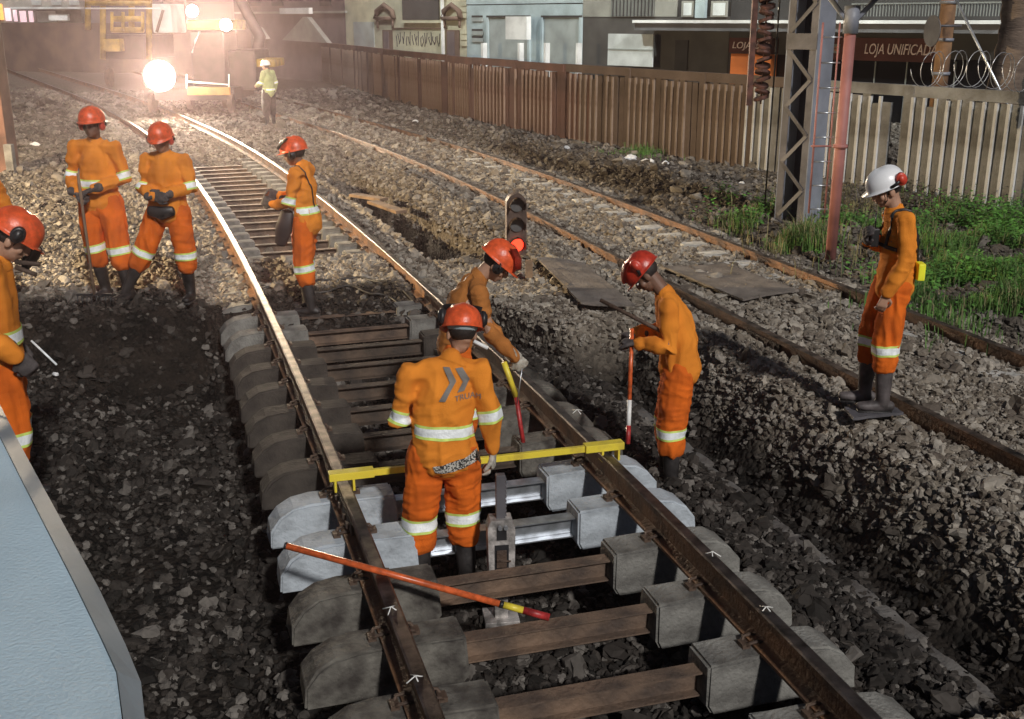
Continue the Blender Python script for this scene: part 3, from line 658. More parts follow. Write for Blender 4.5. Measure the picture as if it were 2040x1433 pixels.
for k in range(14):
    bm = NB(); a = k * .449 * 2; n_ = 9; P = [Vector((math.cos(a) * t * 2.4, math.sin(a) * t * 2.4, 7.2 + 1.0 * t - 2.0 * t * t)) for t in np.linspace(0, 1, n_)]
    sd = Vector((-math.sin(a), math.cos(a), 0)); q = [(bm.verts.new(c + sd * .25 * math.sin(.3 + 2.6 * i / n_) - Vector((0, 0, .1))), bm.verts.new(c), bm.verts.new(c - sd * .25 * math.sin(.3 + 2.6 * i / n_) - Vector((0, 0, .1)))) for i, c in enumerate(P)]
    for i in range(n_ - 1):
        bm.faces.new((q[i][0], q[i][1], q[i + 1][1], q[i + 1][0])); bm.faces.new((q[i][1], q[i][2], q[i + 1][2], q[i + 1][1]))
    build("frond", bm, M['leaf_d'], tk)
# left foreground post and stub
p = on_z(14, 352, -.1); bm = NB(); box(bm, (-.19, -.2, -.1), (.17, .2, 3.4), bev=.01); o = build("steel_stanchion", bm, mat("rust_brown_post", (.16, .08, .055), .8, 0, .25, 2, .3, 20)); o.location = p; tag(o, "thick rust brown steel stanchion at the left edge behind the men", "stanchion")
p = on_z(26, 357, -.1); bm = NB(); box(bm, (-.07, -.07, 0), (.07, .07, .62), bev=.008); o = build("marker_post", bm, M['conc']); o.location = p; tag(o, "short pale concrete marker post in front of the brown stanchion", "post")

# ------------------------------------------------------------------ street facades beyond the fence
FA, FB = Vector((12.9, 27.5, 0)), Vector((-12.4, 56.5, 0)); FD = (FB - FA); FL = FD.length; FD.normalize(); FN = Vector((-FD.y, FD.x, 0))  # FN points to the tracks side
if FN.x > 0: FN = -FN
def fpt(px, out=0.):
    bx, by = FA.x + FN.x * out, FA.y + FN.y * out
    x = (px - 1020) / FPX; # X = x*dep , dep ~ Y*_c + (H-z)*_s with z~1.6
    k0 = (CAM_H - 1.8) * _s
    # FA.x + t FD.x = x*((FA.y + t FD.y)*_c + k0)
    t = (x * (by * _c + k0) - bx) / (FD.x - x * FD.y * _c)
    return t
def zat(px, py, out=0.):
    t = fpt(px, out); Y = FA.y + t * FD.y + FN.y * out; return on_y(px, py, Y).z
FANG = math.atan2(FD.y, FD.x)
def fbox(name, px0, px1, y0, y1, out0, out1, m, parent, z0=None, z1=None, bev=0.):
    """box on the facade plane, px0 left px1 right in the survey picture, out = metres proud of the facade"""
    ta, tb = fpt(px1, out1), fpt(px0, out1); mid = (px0 + px1) / 2
    zt = zat(mid, y0, out1) if z1 is None else z1; zb = zat(mid, y1, out1) if z0 is None else z0
    bm = NB(); o = FA + FN * 0
    def P(t, out, z): return FA + FD * t + FN * out + Vector((0, 0, z)) - parent.location
    vs = [bm.verts.new(P(t, u_, z_)) for z_ in (zb, zt) for t, u_ in ((ta, out0), (tb, out0), (tb, out1), (ta, out1))]
    for f in ((3, 2, 1, 0), (4, 5, 6, 7), (0, 1, 5, 4), (1, 2, 6, 5), (2, 3, 7, 6), (3, 0, 4, 7)): bm.faces.new([vs[i] for i in f])
    bmesh.ops.recalc_face_normals(bm, faces=bm.faces)
    return build(name, bm, m, parent)
def bld(name, px, label): 
    t = fpt(px); p = FA + FD * t; return empty(name, (p.x, p.y, -1.2), 0, label, "building")
C_ = {k: mat(k, c, .85, 0, .12, 1.2, .2, 10) for k, c in dict(
    cream_render=(.48, .46, .34), blue_render=(.40, .49, .52), dark_render=(.085, .08, .075), grey_render=(.30, .30, .27), maroon_fascia=(.085, .028, .024),
    shutter_grey=(.34, .38, .38), dark_glass=(.012, .012, .014), brown_trim=(.15, .10, .075), awning_white=(.8, .82, .82), awning_grey=(.16, .16, .17), orange_panel=(.50, .13, .025),
    panel_white=(.62, .66, .66), slate_dark=(.05, .048, .048), window_grey=(.20, .21, .20), mauve_wall=(.14, .11, .115)).items()}
C_['dark_glass'].node_tree.nodes["Principled BSDF"].inputs["Roughness"].default_value = .15
# unified shop
b = bld("shop_building", 1700, "dark shop front with maroon fascia and white awning edge behind the fence")
fbox("wall", 1452, 2100, -60, 0, -.35, -.02, C_['slate_dark'], b, z0=-1.2, z1=9)
fbox("shop_glass", 1535, 1990, 115, 200, 0, .03, C_['dark_glass'], b, z0=-1.1)
fbox("fascia", 1640, 1872, 76, 122, .0, .35, C_['maroon_fascia'], b); fbox("fascia", 1452, 1536, 76, 106, .0, .35, C_['maroon_fascia'], b)
fbox("entrance_panel", 1457, 1537, 108, 190, .1, .4, C_['orange_panel'], b, z0=-1.1)
fbox("awning_edge", 1258, 1990, 40.5, 47, .9, 1.0, C_['awning_white'], b); fbox("awning", 1262, 1990, 47.3, 64, .0, .9, C_['awning_grey'], b)
fbox("balcony_slab", 1470, 1990, 33, 40, .0, .8, C_['slate_dark'], b)
fbox("roof_cap", 1452, 2100, -60, -50, -.3, .2, C_['grey_render'], b)
for px in range(1690, 1985, 6): fbox("baluster", px, px + 1.6, 8, 33, .72, .76, C_['window_grey'], b)
fbox("handrail", 1688, 1986, 5, 8, .70, .78, C_['window_grey'], b)
for px in (1745, 1808, 1905): fbox("mullion", px, px + 2.5, 123, 190, .04, .07, C_['window_grey'], b, z0=-1.1)
fbox("hours_board", 1648, 1672, 88, 106, .36, .39, C_['window_grey'], b)
for px in (1418, 1450, 1511): pass
def sign_text(txt, px0, px1, yb, m, parent, h, out=.37, name="sign_lettering"):
    cu = bpy.data.curves.new(name, 'FONT'); cu.body = txt; cu.size = 1; cu.extrude = .012; cu.shear = .18
    o = bpy.data.objects.new(name, cu); dg = bpy.context.evaluated_depsgraph_get(); COL.objects.link(o); dg.update()
    me = bpy.data.meshes.new_from_object(o.evaluated_get(bpy.context.evaluated_depsgraph_get())); bpy.data.objects.remove(o)
    V = np.array([v_.co for v_ in me.vertices]); w_ = V[:, 0].max(); hh = V[:, 1].max()
    tb, ta = fpt(px0, out), fpt(px1, out); zb = zat((px0 + px1) / 2, yb, out); zt = zat((px0 + px1) / 2, yb - h, out)
    for v_ in me.vertices:
        f = v_.co.x / w_; t = tb + (ta - tb) * f; z_ = zb + (zt - zb) * v_.co.y / hh
        P = FA + FD * t + FN * (out + v_.co.z) + Vector((0, 0, z_)) - parent.location; v_.co = P
    me.materials.clear(); return link(name, me, m, parent)
M['letter'] = mat("sign_letter_pinkish", (.66, .52, .48), .5, 0, .05, 5)
sign_text("LOJA UNIFICADA", 1721, 1866, 109, M['letter'], b, 21); sign_text("LOJA UNI", 1458, 1532, 97, M['letter'], b, 13)
sign_text("TEC", 1650, 1670, 101, C_['orange_panel'], b, 8, .40)
# dark building with shutter and white panel
b = bld("dark_building", 1300, "dark building with grey upper wall and a pale panel showing above the fence")
fbox("wall", 1160, 1451, 34, 0, -.3, -.02, C_['dark_render'], b, z0=-1.2); fbox("upper_wall", 1160, 1345, -60, 33.5, -.3, 0.0, C_['grey_render'], b, z1=8)
fbox("upper_wall", 1345, 1451, -60, 33.5, -.3, -.05, C_['slate_dark'], b, z1=8)
for a_, c_ in ((1215, 1300),): fbox("window", a_, c_, -8, 33, .01, .04, C_['window_grey'], b); [fbox("grille_bar", x, x + 1.5, -8, 33, .05, .07, C_['slate_dark'], b) for x in range(1218, 1298, 7)]
for a_, c_ in ((1354, 1378), (1412, 1444)): f_ = fbox("window_frame", a_, c_, 2, 34, .0, .05, C_['grey_render'], b); fbox("pane", a_ + 4, c_ - 4, 6, 31, .06, .07, C_['panel_white'], b)
fbox("pilaster", 1381, 1400, -20, 36, 0, .12, C_['blue_render'], b)
fbox("white_panel", 1211, 1300, 68, 132, .5, .56, C_['panel_white'], b); fbox("panel_rail", 1211, 1300, 98, 100, .565, .58, C_['shutter_grey'], b)
fbox("roller_shutter", 1345, 1370, 80, 140, .0, .04, C_['slate_dark'], b)
# pale blue house
b = bld("blue_house", 1045, "pale blue house with two garage doors and a white box sign")
fbox("wall", 930, 1159, 9.5, 0, -.3, .0, C_['blue_render'], b, z0=-1.2); fbox("upper_wall", 930, 1159, -60, 7.5, -.3, .02, C_['blue_render'], b, z1=8)
fbox("cornice_gap", 930, 1159, 7.6, 9.4, -.3, -.1, C_['slate_dark'], b)
for a_, c_ in ((972, 1050), (1080, 1152)):
    fbox("door_lintel", a_ - 3, c_ + 3, 31, 35, .01, .10, C_['slate_dark'], b); o = fbox("garage_door", a_, c_, 35.2, 130, .01, .04, C_['shutter_grey'], b, z0=-1.1)
    fbox("door_jamb", a_ - 4, a_ - .3, 35.2, 130, .01, .12, C_['blue_render'], b, z0=-1.1); fbox("door_jamb", c_ + .3, c_ + 4, 35.2, 130, .01, .12, C_['blue_render'], b, z0=-1.1)
for y_ in (31, 58, 72): fbox("vent_window", 940, 961, y_, y_ + 4, .01, .03, C_['slate_dark'], b); fbox("vent_sill", 940, 961, y_ + 4.3, y_ + 12, .01, .05, C_['shutter_grey'], b)
fbox("box_sign", 1007, 1049, 33, 79, 1.3, 1.5, C_['awning_white'], b)
for a_ in (958, 1031, 1083, 1147): fbox("bollard", a_, a_ + 4, 86, 150, 1.5, 1.7, C_['awning_white'], b, z0=-1.1)
# cream old house
b = bld("cream_house", 800, "old cream house with brown pediments over the doors and graffiti on its base")
fbox("wall", 690, 929, -60, 0, -.3, .0, C_['cream_render'], b, z0=-1.2, z1=8)
fbox("dark_window", 803, 875, -20, 40, .01, .06, C_['slate_dark'], b); fbox("window_sill", 800, 878, 41, 46, .01, .2, C_['cream_render'], b)
for a_, c_ in ((762, 782), (889, 915)): fbox("doorway", a_, c_, 60, 120, .01, .03, C_['brown_trim'], b, z0=-1.1); fbox("door_panel", a_ + 2, a_ + (c_ - a_) * .6, 63, 120, .035, .06, C_['mauve_wall'], b, z0=-1.1)
fbox("side_door", 705, 745, 44, 120, .01, .05, C_['shutter_grey'], b, z0=-1.1)
for y_ in (2, 14, 26, 58, 70, 82): fbox("quoin", 917, 928, y_, y_ + 10, .01, .06, C_['cream_render'], b)
fbox("drain_pipe", 879, 882.5, -40, 130, .1, .18, C_['awning_white'], b, z0=-1.1); fbox("string_course", 780, 890, 56, 58, .01, .05, C_['brown_trim'], b)
def fline(name, pts, r, m, parent, out=.08):
    bm = NB(); P = []
    for px, py in pts: t = fpt(px); P.append(FA + FD * t + FN * out + Vector((0, 0, zat(px, py))) - parent.location)
    tube(bm, P, r, n=6); return build(name, bm, m, parent)
for cx in (772, 905):
    fline("pediment", [(cx - 18, 38), (cx - 15, 22), (cx, 10), (cx + 15, 22), (cx + 18, 38)], .11, C_['brown_trim'], b, .12); fline("pediment_sill", [(cx - 17, 37), (cx + 17, 37)], .08, C_['brown_trim'], b, .14)
    for q in (-15, 15): fline("bracket", [(cx + q, 40), (cx + q, 56)], .05, C_['brown_trim'], b, .1)
M['spray'] = mat("black_spray_paint", (.04, .04, .05), .8, 0, .05, 9); gr = random.Random(5)
bm = NB(); 
for k in range(22):   # tags sprayed on the base wall
    x = 790 + k * 4.1; P = []
    for (a_, c_) in ((gr.uniform(-1, 1), gr.uniform(62, 74)), (gr.uniform(-2, 2), gr.uniform(76, 84)), (gr.uniform(-3, 3), gr.uniform(86, 94))):
        t = fpt(x + a_); P.append(FA + FD * t + FN * .012 + Vector((0, 0, zat(x + a_, c_))) - b.location)
    tube(bm, P, [(.025, .004)] * 3, ref=tuple(FD), n=4)
o = build("graffiti", bm, M['spray'], b); o['kind'] = 'stuff'
# dim buildings up the line
b = bld("dim_building", 600, "dim mauve building with pale gable panels at the end of the fence")
fbox("wall", 470, 689, -60, 0, -.3, .0, C_['mauve_wall'], b, z0=-1.2, z1=8)
def fpoly(name, pts, m, parent, o0, o1):
    bm = NB(); lay = []
    for out in (o0, o1):
        lay.append([bm.verts.new(FA + FD * fpt(px) + FN * out + Vector((0, 0, zat(px, py))) - parent.location) for px, py in pts])
    n = len(pts); bm.faces.new(lay[0]); bm.faces.new(lay[1][::-1])
    for i in range(n): bm.faces.new((lay[0][i], lay[0][(i + 1) % n], lay[1][(i + 1) % n], lay[1][i]))
    bmesh.ops.recalc_face_normals(bm, faces=bm.faces); return build(name, bm, m, parent)
fpoly("gable_panel", [(573, 80), (617, 34), (625, 34), (663, 86)], C_['grey_render'], b, .05, .3); fpoly("gable_panel", [(515, 76), (515, 52), (527, 55), (541, 78)], C_['grey_render'], b, .05, .3)
fbox("lintel", 560, 618, 16, 28, .1, .3, C_['awning_white'], b); fbox("canopy", 470, 690, 23, 27, .0, .1, C_['grey_render'], b)
for a_ in (500, 545, 640): fbox("window", a_, a_ + 22, -14, 12, .01, .05, C_['slate_dark'], b)

# street lamps of the road beyond the fence (their heads stand above the picture)
for k, (px, lb) in enumerate(((1960, "street lamp by the palm tree lighting the shop front"), (1420, "street lamp before the dark building"), (1000, "street lamp before the blue house"), (640, "street lamp at the far end of the road"))):
    t = fpt(px, 5.5); p = FA + FD * t + FN * 5.5; L_ = empty("street_lamp", (p.x, p.y, -1.2), 0, lb, "street lamp", "street lamps along the road")
    bm = NB(); tube(bm, [(0, 0, 5.2), (0, 0, 8.2), (-FN.x * 1.2, -FN.y * 1.2, 8.5)], .05, n=8); build("arm", bm, M['steel_d'], L_, True)
    bm = NB(); box(bm, (-.25, -.12, 8.40), (.25, .12, 8.50), Matrix.Translation((-FN.x * 1.3, -FN.y * 1.3, 0)), bev=.02); hd = build("lamp_head", bm, M['steel_d'], L_)
    bm = NB(); box(bm, (-.2, -.09, 8.385), (.2, .09, 8.395), Matrix.Translation((-FN.x * 1.3, -FN.y * 1.3, 0))); build("lamp_lens", bm, mat("street_lamp_lens", (1, 1, 1), .3, 0, 0, 5, emit=(.95, 1, .95), estr=20), hd)
    l = bpy.data.lights.new("street_lamp_beam", 'SPOT'); l.energy = 1500; l.color = (.93, 1, .95); l.shadow_soft_size = .15; l.spot_size = R(120); l.spot_blend = .5
    lo_ = bpy.data.objects.new("street_lamp_beam", l); COL.objects.link(lo_); lo_.location = p + Vector((-FN.x * 1.3, -FN.y * 1.3, 7.15)); lo_.rotation_euler = (FN * 1.0 + Vector((0, 0, 1))).to_track_quat('Z', 'Y').to_euler()

# retaining wall and shops far left
wall_p = [(-8.3, 55), (-20, 61), (-34, 68), (-60, 80)]
bm = NB(); M['wallb'] = mat("dark_brown_wall", (.10, .065, .05), .9, 0, .25, .8, .4, 10)
for (a, b2) in zip(wall_p, wall_p[1:]):
    d_ = Vector((b2[0] - a[0], b2[1] - a[1], 0)); L = d_.length; ang = math.atan2(d_.y, d_.x)
    box(bm, (-.02, -.12, -.3), (L, .12, 2.45), Matrix.Translation((a[0], a[1], 0)) @ Matrix.Rotation(ang, 4, 'Z'))
tag(build("boundary_wall", bm, M['wallb']), "dark brown boundary wall closing the yard at the far left", "wall")
def farbox(name, px0, px1, y0, y1, Y, dep, m, parent, zb=None):
    a, c = on_y(px0, y0, Y), on_y(px1, y1, Y); bm = NB(); box(bm, (a.x, Y, c.z if zb is None else zb), (c.x, Y + dep, a.z)); o = build(name, bm, m, parent); 
    return o
fs = empty("far_shop_row", (0, 0, 0), 0, "far row of pale shops with small lit windows above the left wall", "building")
farbox("wall", -60, 165, -60, 60, 84, 6, C_['grey_render'], fs, -1.2); farbox("wall", 166, 330, -60, 60, 86, 6, C_['mauve_wall'], fs, -1.2)
M['litw'] = mat("lit_shop_window", (.6, .5, .5), .4, 0, .3, .9, emit=(1, .72, .8), estr=.9); M['lito'] = mat("lit_orange_sign", (.7, .3, .05), .4, 0, .2, 2, emit=(1, .45, .12), estr=1.4)
for a_, c_, e_, f_ in ((8, 22, 16, 42), (25, 34, 20, 43), (38, 52, 22, 44), (56, 66, 22, 44)): farbox("lit_window", a_, c_, e_, f_, 83.8, .15, M['litw'], fs)
farbox("lit_sign", -8, 6, 8, 40, 83.7, .2, M['lito'], fs); farbox("awning", 20, 160, 14, 18, 82.6, 1.2, C_['panel_white'], fs); farbox("shutter", 72, 112, 22, 44, 83.8, .1, C_['panel_white'], fs); farbox("white_van_side", 96, 135, 28, 41, 83.2, .4, C_['awning_white'], fs)
for a_ in (60, 100, 135): farbox("window", a_, a_ + 22, -16, 10, 83.8, .1, C_['shutter_grey'], fs)

# ------------------------------------------------------------------ machines on the line
M['lamp_hot'] = mat("lit_floodlight_lens", (1, .95, .85), .3, 0, 0, 5, emit=(1, .90, .72), estr=260)
M['body_d'] = mat("machine_dark_paint", (.05, .035, .035), .5, .1, .2, 3)
M['body_o'] = mat("machine_orange_plate", (.48, .24, .07), .55, 0, .15, 3)
mx = empty("rail_excavator", (-9.5, 33.6, 0), 0, "working machine on the near line with three blazing floodlights", "excavator")
def mbox(name, px0, px1, y0, y1, Y, dep, m, par, bev=.02):
    a, c = on_y(px0, y0, Y), on_y(px1, y1, Y); bm = NB(); L_ = par.location
    box(bm, (a.x - L_.x, Y - L_.y, c.z - L_.z), (c.x - L_.x, Y + dep - L_.y, a.z - L_.z), bev=bev); return build(name, bm, m, par)
def mtube(name, pts, r, m, par, n=8):
    bm = NB(); tube(bm, [Vector(p) - par.location for p in pts], r, n=n); return build(name, bm, m, par, True)
mbox("chassis", 285, 468, 176, 200, 33.2, 2.6, M['body_d'], mx); mbox("front_plate", 372, 458, 174, 190, 32.9, .15, M['body_o'], mx)
cb = mbox("cab", 376, 452, 62, 172, 33.8, 1.7, M['body_d'], mx, .05); mbox("windscreen", 386, 440, 76, 120, 33.74, .03, C_['dark_glass'], cb, 0)
mbox("engine_hood", 452, 512, 100, 180, 34.2, 2.2, M['body_d'], mx, .08); mbox("counterweight", 486, 548, 118, 134, 34.4, 1.5, M['yellow_m'], mx, .05)
mbox("cab_roof", 370, 462, 40, 60, 33.7, 1.9, M['yellow_m'], mx, .05)
bm = NB(); tube(bm, [Vector((-8.2, 35.9, 1.3)), Vector((-8.0, 36.2, 2.1)), Vector((-8.7, 36.6, 3.4)), Vector((-9.9, 36.8, 4.4))], [.16, .2, .18, .14], n=8)
for v_ in bm.verts: v_.co -= mx.location
build("boom", bm, M['body_d'], mx)
for px in (372, 456): mtube("railing", [on_y(px, 176, 32.95), on_y(px, 148, 32.95)], .022, C_['awning_white'], mx)
mtube("railing", [on_y(374, 163, 32.95), on_y(456, 169, 32.95)], .022, C_['awning_white'], mx)
mtube("hose", [on_y(383, 105, 33.3), on_y(390, 80, 33.2), on_y(398, 64, 33.4)], .03, M['galv'], mx)
for px in (300, 345, 420, 458):
    p = on_y(px, 206, 33.0); bm = NB(); bmesh.ops.create_cone(bm, cap_ends=True, segments=24, radius1=.28, radius2=.28, depth=.14, matrix=Matrix.Translation(Vector((p.x, p.y + (1.8 if px in (345, 420) else .2), .28)) - mx.location) @ Matrix.Rotation(R(90), 4, 'Y'))
    build("wheel", bm, M['rust_dark'], mx)
def flood(px, py, Y, r, power, rad):
    p = on_y(px, py, Y); d_ = (Vector((0, 4, .6)) - p).normalized(); q = d_.to_track_quat('Z', 'Y').to_matrix().to_4x4()
    bm = NB(); bmesh.ops.create_cone(bm, cap_ends=True, segments=24, radius1=r * .7, radius2=r * 1.12, depth=.18, matrix=Matrix.Translation(p - mx.location - d_ * .11) @ q); h = build("floodlight_housing", bm, M['body_d'], mx)
    bm = NB(); bmesh.ops.create_uvsphere(bm, u_segments=20, v_segments=10, radius=r, matrix=Matrix.Translation(p - mx.location) @ q @ Matrix.Diagonal((1, 1, .3, 1))); build("floodlight_lens", bm, M['lamp_hot'], h, True)
    l = bpy.data.lights.new("floodlight_beam", 'SPOT'); l.energy = power; l.color = (1, .80, .56); l.shadow_soft_size = rad; l.spot_size = R(62); l.spot_blend = .5
    lo_ = bpy.data.objects.new("floodlight_beam", l); COL.objects.link(lo_); lo_.location = p + d_ * .12; lo_.rotation_euler = (-d_).to_track_quat('Z', 'Y').to_euler()
flood(318, 152, 32.7, .42, 15000, .2); flood(383, 22, 33.4, .16, 4500, .12); flood(450, 50, 33.4, .16, 4500, .12)
# yellow crane carriage further left
yc = empty("track_crane", (-17.5, 48.5, 0), 0, "yellow framed track crane standing farther up the line at the left", "crane")
for px in (175, 205, 262, 297): mtube("upright", [on_y(px, 118 if px in (205, 297) else 60, 48), on_y(px, -60, 48)], .13, M['yellow_m'], yc)
for (a_, c_, y_) in ((222, 286, 38), (172, 300, 6), (222, 286, 60)): mtube("crossbeam", [on_y(a_, y_, 47.8), on_y(c_, y_, 47.8)], .12, M['yellow_m'], yc)
for px in (223, 245, 284): mtube("stanchion", [on_y(px, 62, 47.7), on_y(px, 24, 47.7)], .07, M['yellow_m'], yc)
mbox("carriage", 205, 300, 70, 118, 48.2, 3.5, M['body_d'], yc); mbox("tool_box", 203, 240, 78, 103, 47.4, .6, M['yellow_m'], yc, .05)
mbox("cab", 300, 345, 8, 66, 48.5, 2.0, C_['panel_white'], yc, .05); mtube("cab_brace", [on_y(312, 64, 48.3), on_y(325, 20, 48.3)], .06, C_['slate_dark'], yc)
for px in (215, 290): 
    p = on_y(px, 128, 47.8); bm = NB(); bmesh.ops.create_cone(bm, cap_ends=True, segments=20, radius1=.4, radius2=.4, depth=.14, matrix=Matrix.Translation(Vector((p.x, p.y, .3)) - yc.location) @ Matrix.Rotation(R(90), 4, 'Y')); build("wheel", bm, M['rust_dark'], yc)
mtube("grab_rail", [on_y(170, 17, 47.5), on_y(320, 17, 47.5)], .03, C_['awning_white'], yc)

# work floodlight on a tripod at the left, its beam ends just short of the pit
FLP = Vector((-10.6, 11.15, 2.9))
ft = empty("work_floodlight", (FLP.x, FLP.y, -.2), 0, "work floodlight on a tripod at the left of the yard", "floodlight")
LN = math.atan2(-.42, 5.9); HA = 66
aim = LN + R(HA)
ad = Vector((math.cos(aim), math.sin(aim), -.02)).normalized()
bm = NB(); box(bm, (-.2, -.12, -.15), (.2, .06, .15), Matrix.Translation(FLP - ft.location) @ ad.to_track_quat('Y', 'Z').to_matrix().to_4x4(), bev=.01); build("lamp_head", bm, M['body_d'], ft)
bm = NB(); box(bm, (-.17, .065, -.12), (.17, .075, .12), Matrix.Translation(FLP - ft.location) @ ad.to_track_quat('Y', 'Z').to_matrix().to_4x4()); build("lamp_lens", bm, mat("work_lamp_lens", (1, .9, .7), .3, 0, 0, 5, emit=(1, .85, .6), estr=30), ft)
bm = NB(); tube(bm, [(0, 0, .9), (0, 0, 2.95)], .025, n=8); build("mast", bm, M['galv'], ft, True)
for k in range(3): bm = NB(); tube(bm, [(0, 0, 1.1), (.6 * math.cos(k * 2.09), .6 * math.sin(k * 2.09), .02)], .018, n=6); build("leg", bm, M['galv'], ft, True)
l = bpy.data.lights.new("work_floodlight_beam", 'SPOT'); l.energy = 8500; l.color = (1, .76, .44); l.shadow_soft_size = .05; l.spot_size = R(2 * HA); l.spot_blend = .03
lo_ = bpy.data.objects.new("work_floodlight_beam", l); COL.objects.link(lo_); lo_.location = FLP + ad * .1; lo_.rotation_euler = (-ad).to_track_quat('Z', 'Y').to_euler()

# ------------------------------------------------------------------ light blue machine roof close by at the lower left
bl = empty("machine_roof", (-1.6, 2.2, .9), 0, "light blue painted machine roof with a grey edge at the lower left corner", "machine roof")
ed = [on_z(px, py, .9) for px, py in ((-60, 745), (0, 873), (40, 953), (144, 1157), (198, 1268), (231, 1340), (243, 1433), (250, 1700))]
def slab(name, pts, z0, z1, m, parent, bev=0):
    bm = NB(); a = [bm.verts.new(Vector((p.x, p.y, z1)) - parent.location) for p in pts]; b_ = [bm.verts.new(Vector((p.x, p.y, z0)) - parent.location) for p in pts]; n = len(pts)
    bm.faces.new(a); bm.faces.new(b_[::-1])
    for i in range(n): bm.faces.new((a[i], b_[i], b_[(i + 1) % n], a[(i + 1) % n]))
    bmesh.ops.recalc_face_normals(bm, faces=bm.faces); return build(name, bm, m, parent)
lft = [Vector((-4.5, ed[-1].y, 0)), Vector((-4.5, ed[0].y, 0))]
slab("roof_panel", ed + lft, .86, .90, M['blue'], bl)
inn = [p + Vector((.0, 0, 0)) for p in ed]
bm = NB(); Q = []
for i, p in enumerate(ed):
    t = (ed[min(i + 1, len(ed) - 1)] - ed[max(i - 1, 0)]).normalized(); nn = Vector((-t.y, t.x, 0)); nn = nn if nn.x > 0 else -nn
    Q.append([Vector((p.x, p.y, z_)) + nn * o_ - bl.location for o_, z_ in ((.003, .903), (.078 - .03 * max(0, i - 3) / 4, .85), (.078 - .03 * max(0, i - 3) / 4, .80), (.003, .80))])
rg = [[bm.verts.new(v_) for v_ in q] for q in Q]
for r0, r1 in zip(rg, rg[1:]):
    for k in range(4): bm.faces.new((r0[k], r0[(k + 1) % 4], r1[(k + 1) % 4], r1[k]))
bmesh.ops.recalc_face_normals(bm, faces=bm.faces); build("roof_edge", bm, M['blue_g'], bl)
bm = NB(); box(bm, (-2.7, -1.9, -1.5), (-1.55, 1.6, -.05)); build("machine_body", bm, M['blue_g'], bl)

# ------------------------------------------------------------------ weeds and grass
M['grass'] = mat("grass_blades", (.11, .24, .045), .7, 0, .35, 2.5, col2=(.05, .10, .022)); M['weed'] = mat("weed_leaves", (.13, .34, .06), .6, 0, .35, 3, col2=(.05, .14, .025)); M['dry'] = mat("dry_grass", (.22, .20, .10), .85, 0, .3, 4)
def blades(name, spots, m, label, kind='stuff', leaf=False):
    V, F, n0 = [], [], 0; r = np.random.default_rng(len(spots) + int(spots[0][0]))
    for (px, py, sx, sy, n, h) in spots:
        c = on_z(px, py, 0)
        for _ in range(n):
            x = c.x + r.normal() * sx; y = c.y + r.normal() * sy; z = 0.; hh = h * r.uniform(.4, 1.15); cl = math.sin(x * 5.1 + 1.3 * math.sin(y * 3.7)) + math.sin(y * 4.3 + 1.1 * math.sin(x * 2.9)); hh *= .62 + .3 * max(-.8, min(1.3, cl))
            if cl < -.15 + r.normal() * .35: continue
            V_, a = [], r.uniform(0, 6.28)
            if leaf:
                base = np.array([x, y, r.uniform(.0, hh)]); L = r.uniform(.03, .075); dr = np.array([math.cos(a), math.sin(a), r.uniform(-.4, .5)]); sd = np.array([-math.sin(a), math.cos(a), r.uniform(-.3, .3)]) * L * .38
                V += [base, base + dr * L * .5 + sd, base + dr * L, base + dr * L * .5 - sd]; F.append((n0, n0 + 1, n0 + 2, n0 + 3)); n0 += 4
            else:
                w_ = r.uniform(.003, .007); ln = r.uniform(.1, .75) * hh; dr = np.array([math.cos(a), math.sin(a), 0]); sd = np.array([-math.sin(a), math.cos(a), 0]) * w_; b0 = np.array([x, y, -.1])
                p1 = b0 + dr * ln * .35 + np.array([0, 0, hh * .6 + .05]); p2 = b0 + dr * ln + np.array([0, 0, hh])
                V += [b0 - sd, b0 + sd, p1 + sd * .8, p1 - sd * .8, p2]; F += [(n0, n0 + 1, n0 + 2, n0 + 3), (n0 + 3, n0 + 2, n0 + 4)]; n0 += 5
    V = np.array(V); zg = ground(V[::(4 if leaf else 5), 0], V[::(4 if leaf else 5), 1])[0]; V[:, 2] += np.repeat(zg, 4 if leaf else 5) + (0 if leaf else .1)
    me = bpy.data.meshes.new(name); me.from_pydata(V.tolist(), [], F); me.update(); o = link(name, me, m); return tag(o, label, "grass" if not leaf else "weeds", kind=kind)
blades("grass", [(1980, 570, .5, .6, 3800, .30), (1920, 500, .4, .9, 2600, .28), (2040, 500, .5, 1.3, 2600, .28), (1730, 450, .35, .5, 700, .22), (1590, 470, .2, .35, 900, .34), (1480, 440, .2, .35, 350, .2), (2060, 430, .8, 1.5, 1500, .34), (1270, 300, .35, .5, 500, .25), (1900, 610, .35, .5, 900, .22)], M['grass'], "long green grass in the verge between the farther track and the fence")
blades("dry_grass", [(1570, 470, .3, .6, 500, .42), (1850, 470, .9, 1.4, 900, .38), (1720, 400, .7, 1., 700, .3), (1980, 600, .5, .5, 400, .3)], M['dry'], "straw coloured dry grass mixed into the verge")
blades("weeds", [(1485, 425, .22, .45, 2600, .28), (1950, 450, .35, .7, 5600, .42), (2030, 440, .35, .9, 5200, .42), (1890, 560, .35, .5, 3600, .28), (1980, 540, .5, .6, 5400, .3), (1720, 445, .4, .5, 2600, .26), (1590, 470, .25, .3, 1200, .22), (1275, 300, .25, .3, 300, .22)], M['weed'], "bright leafy weeds growing in the verge by the fence", leaf=True)
M['scrub'] = mat("dark_scrub", (.07, .06, .045), .9, 0, .3, 4)
blades("scrub", [(1760, 385, .9, .5, 2200, .35), (1920, 395, .7, .4, 1600, .35), (1660, 400, .4, .5, 900, .3)], M['scrub'], "dark dead scrub heaped along the fence foot", leaf=True)
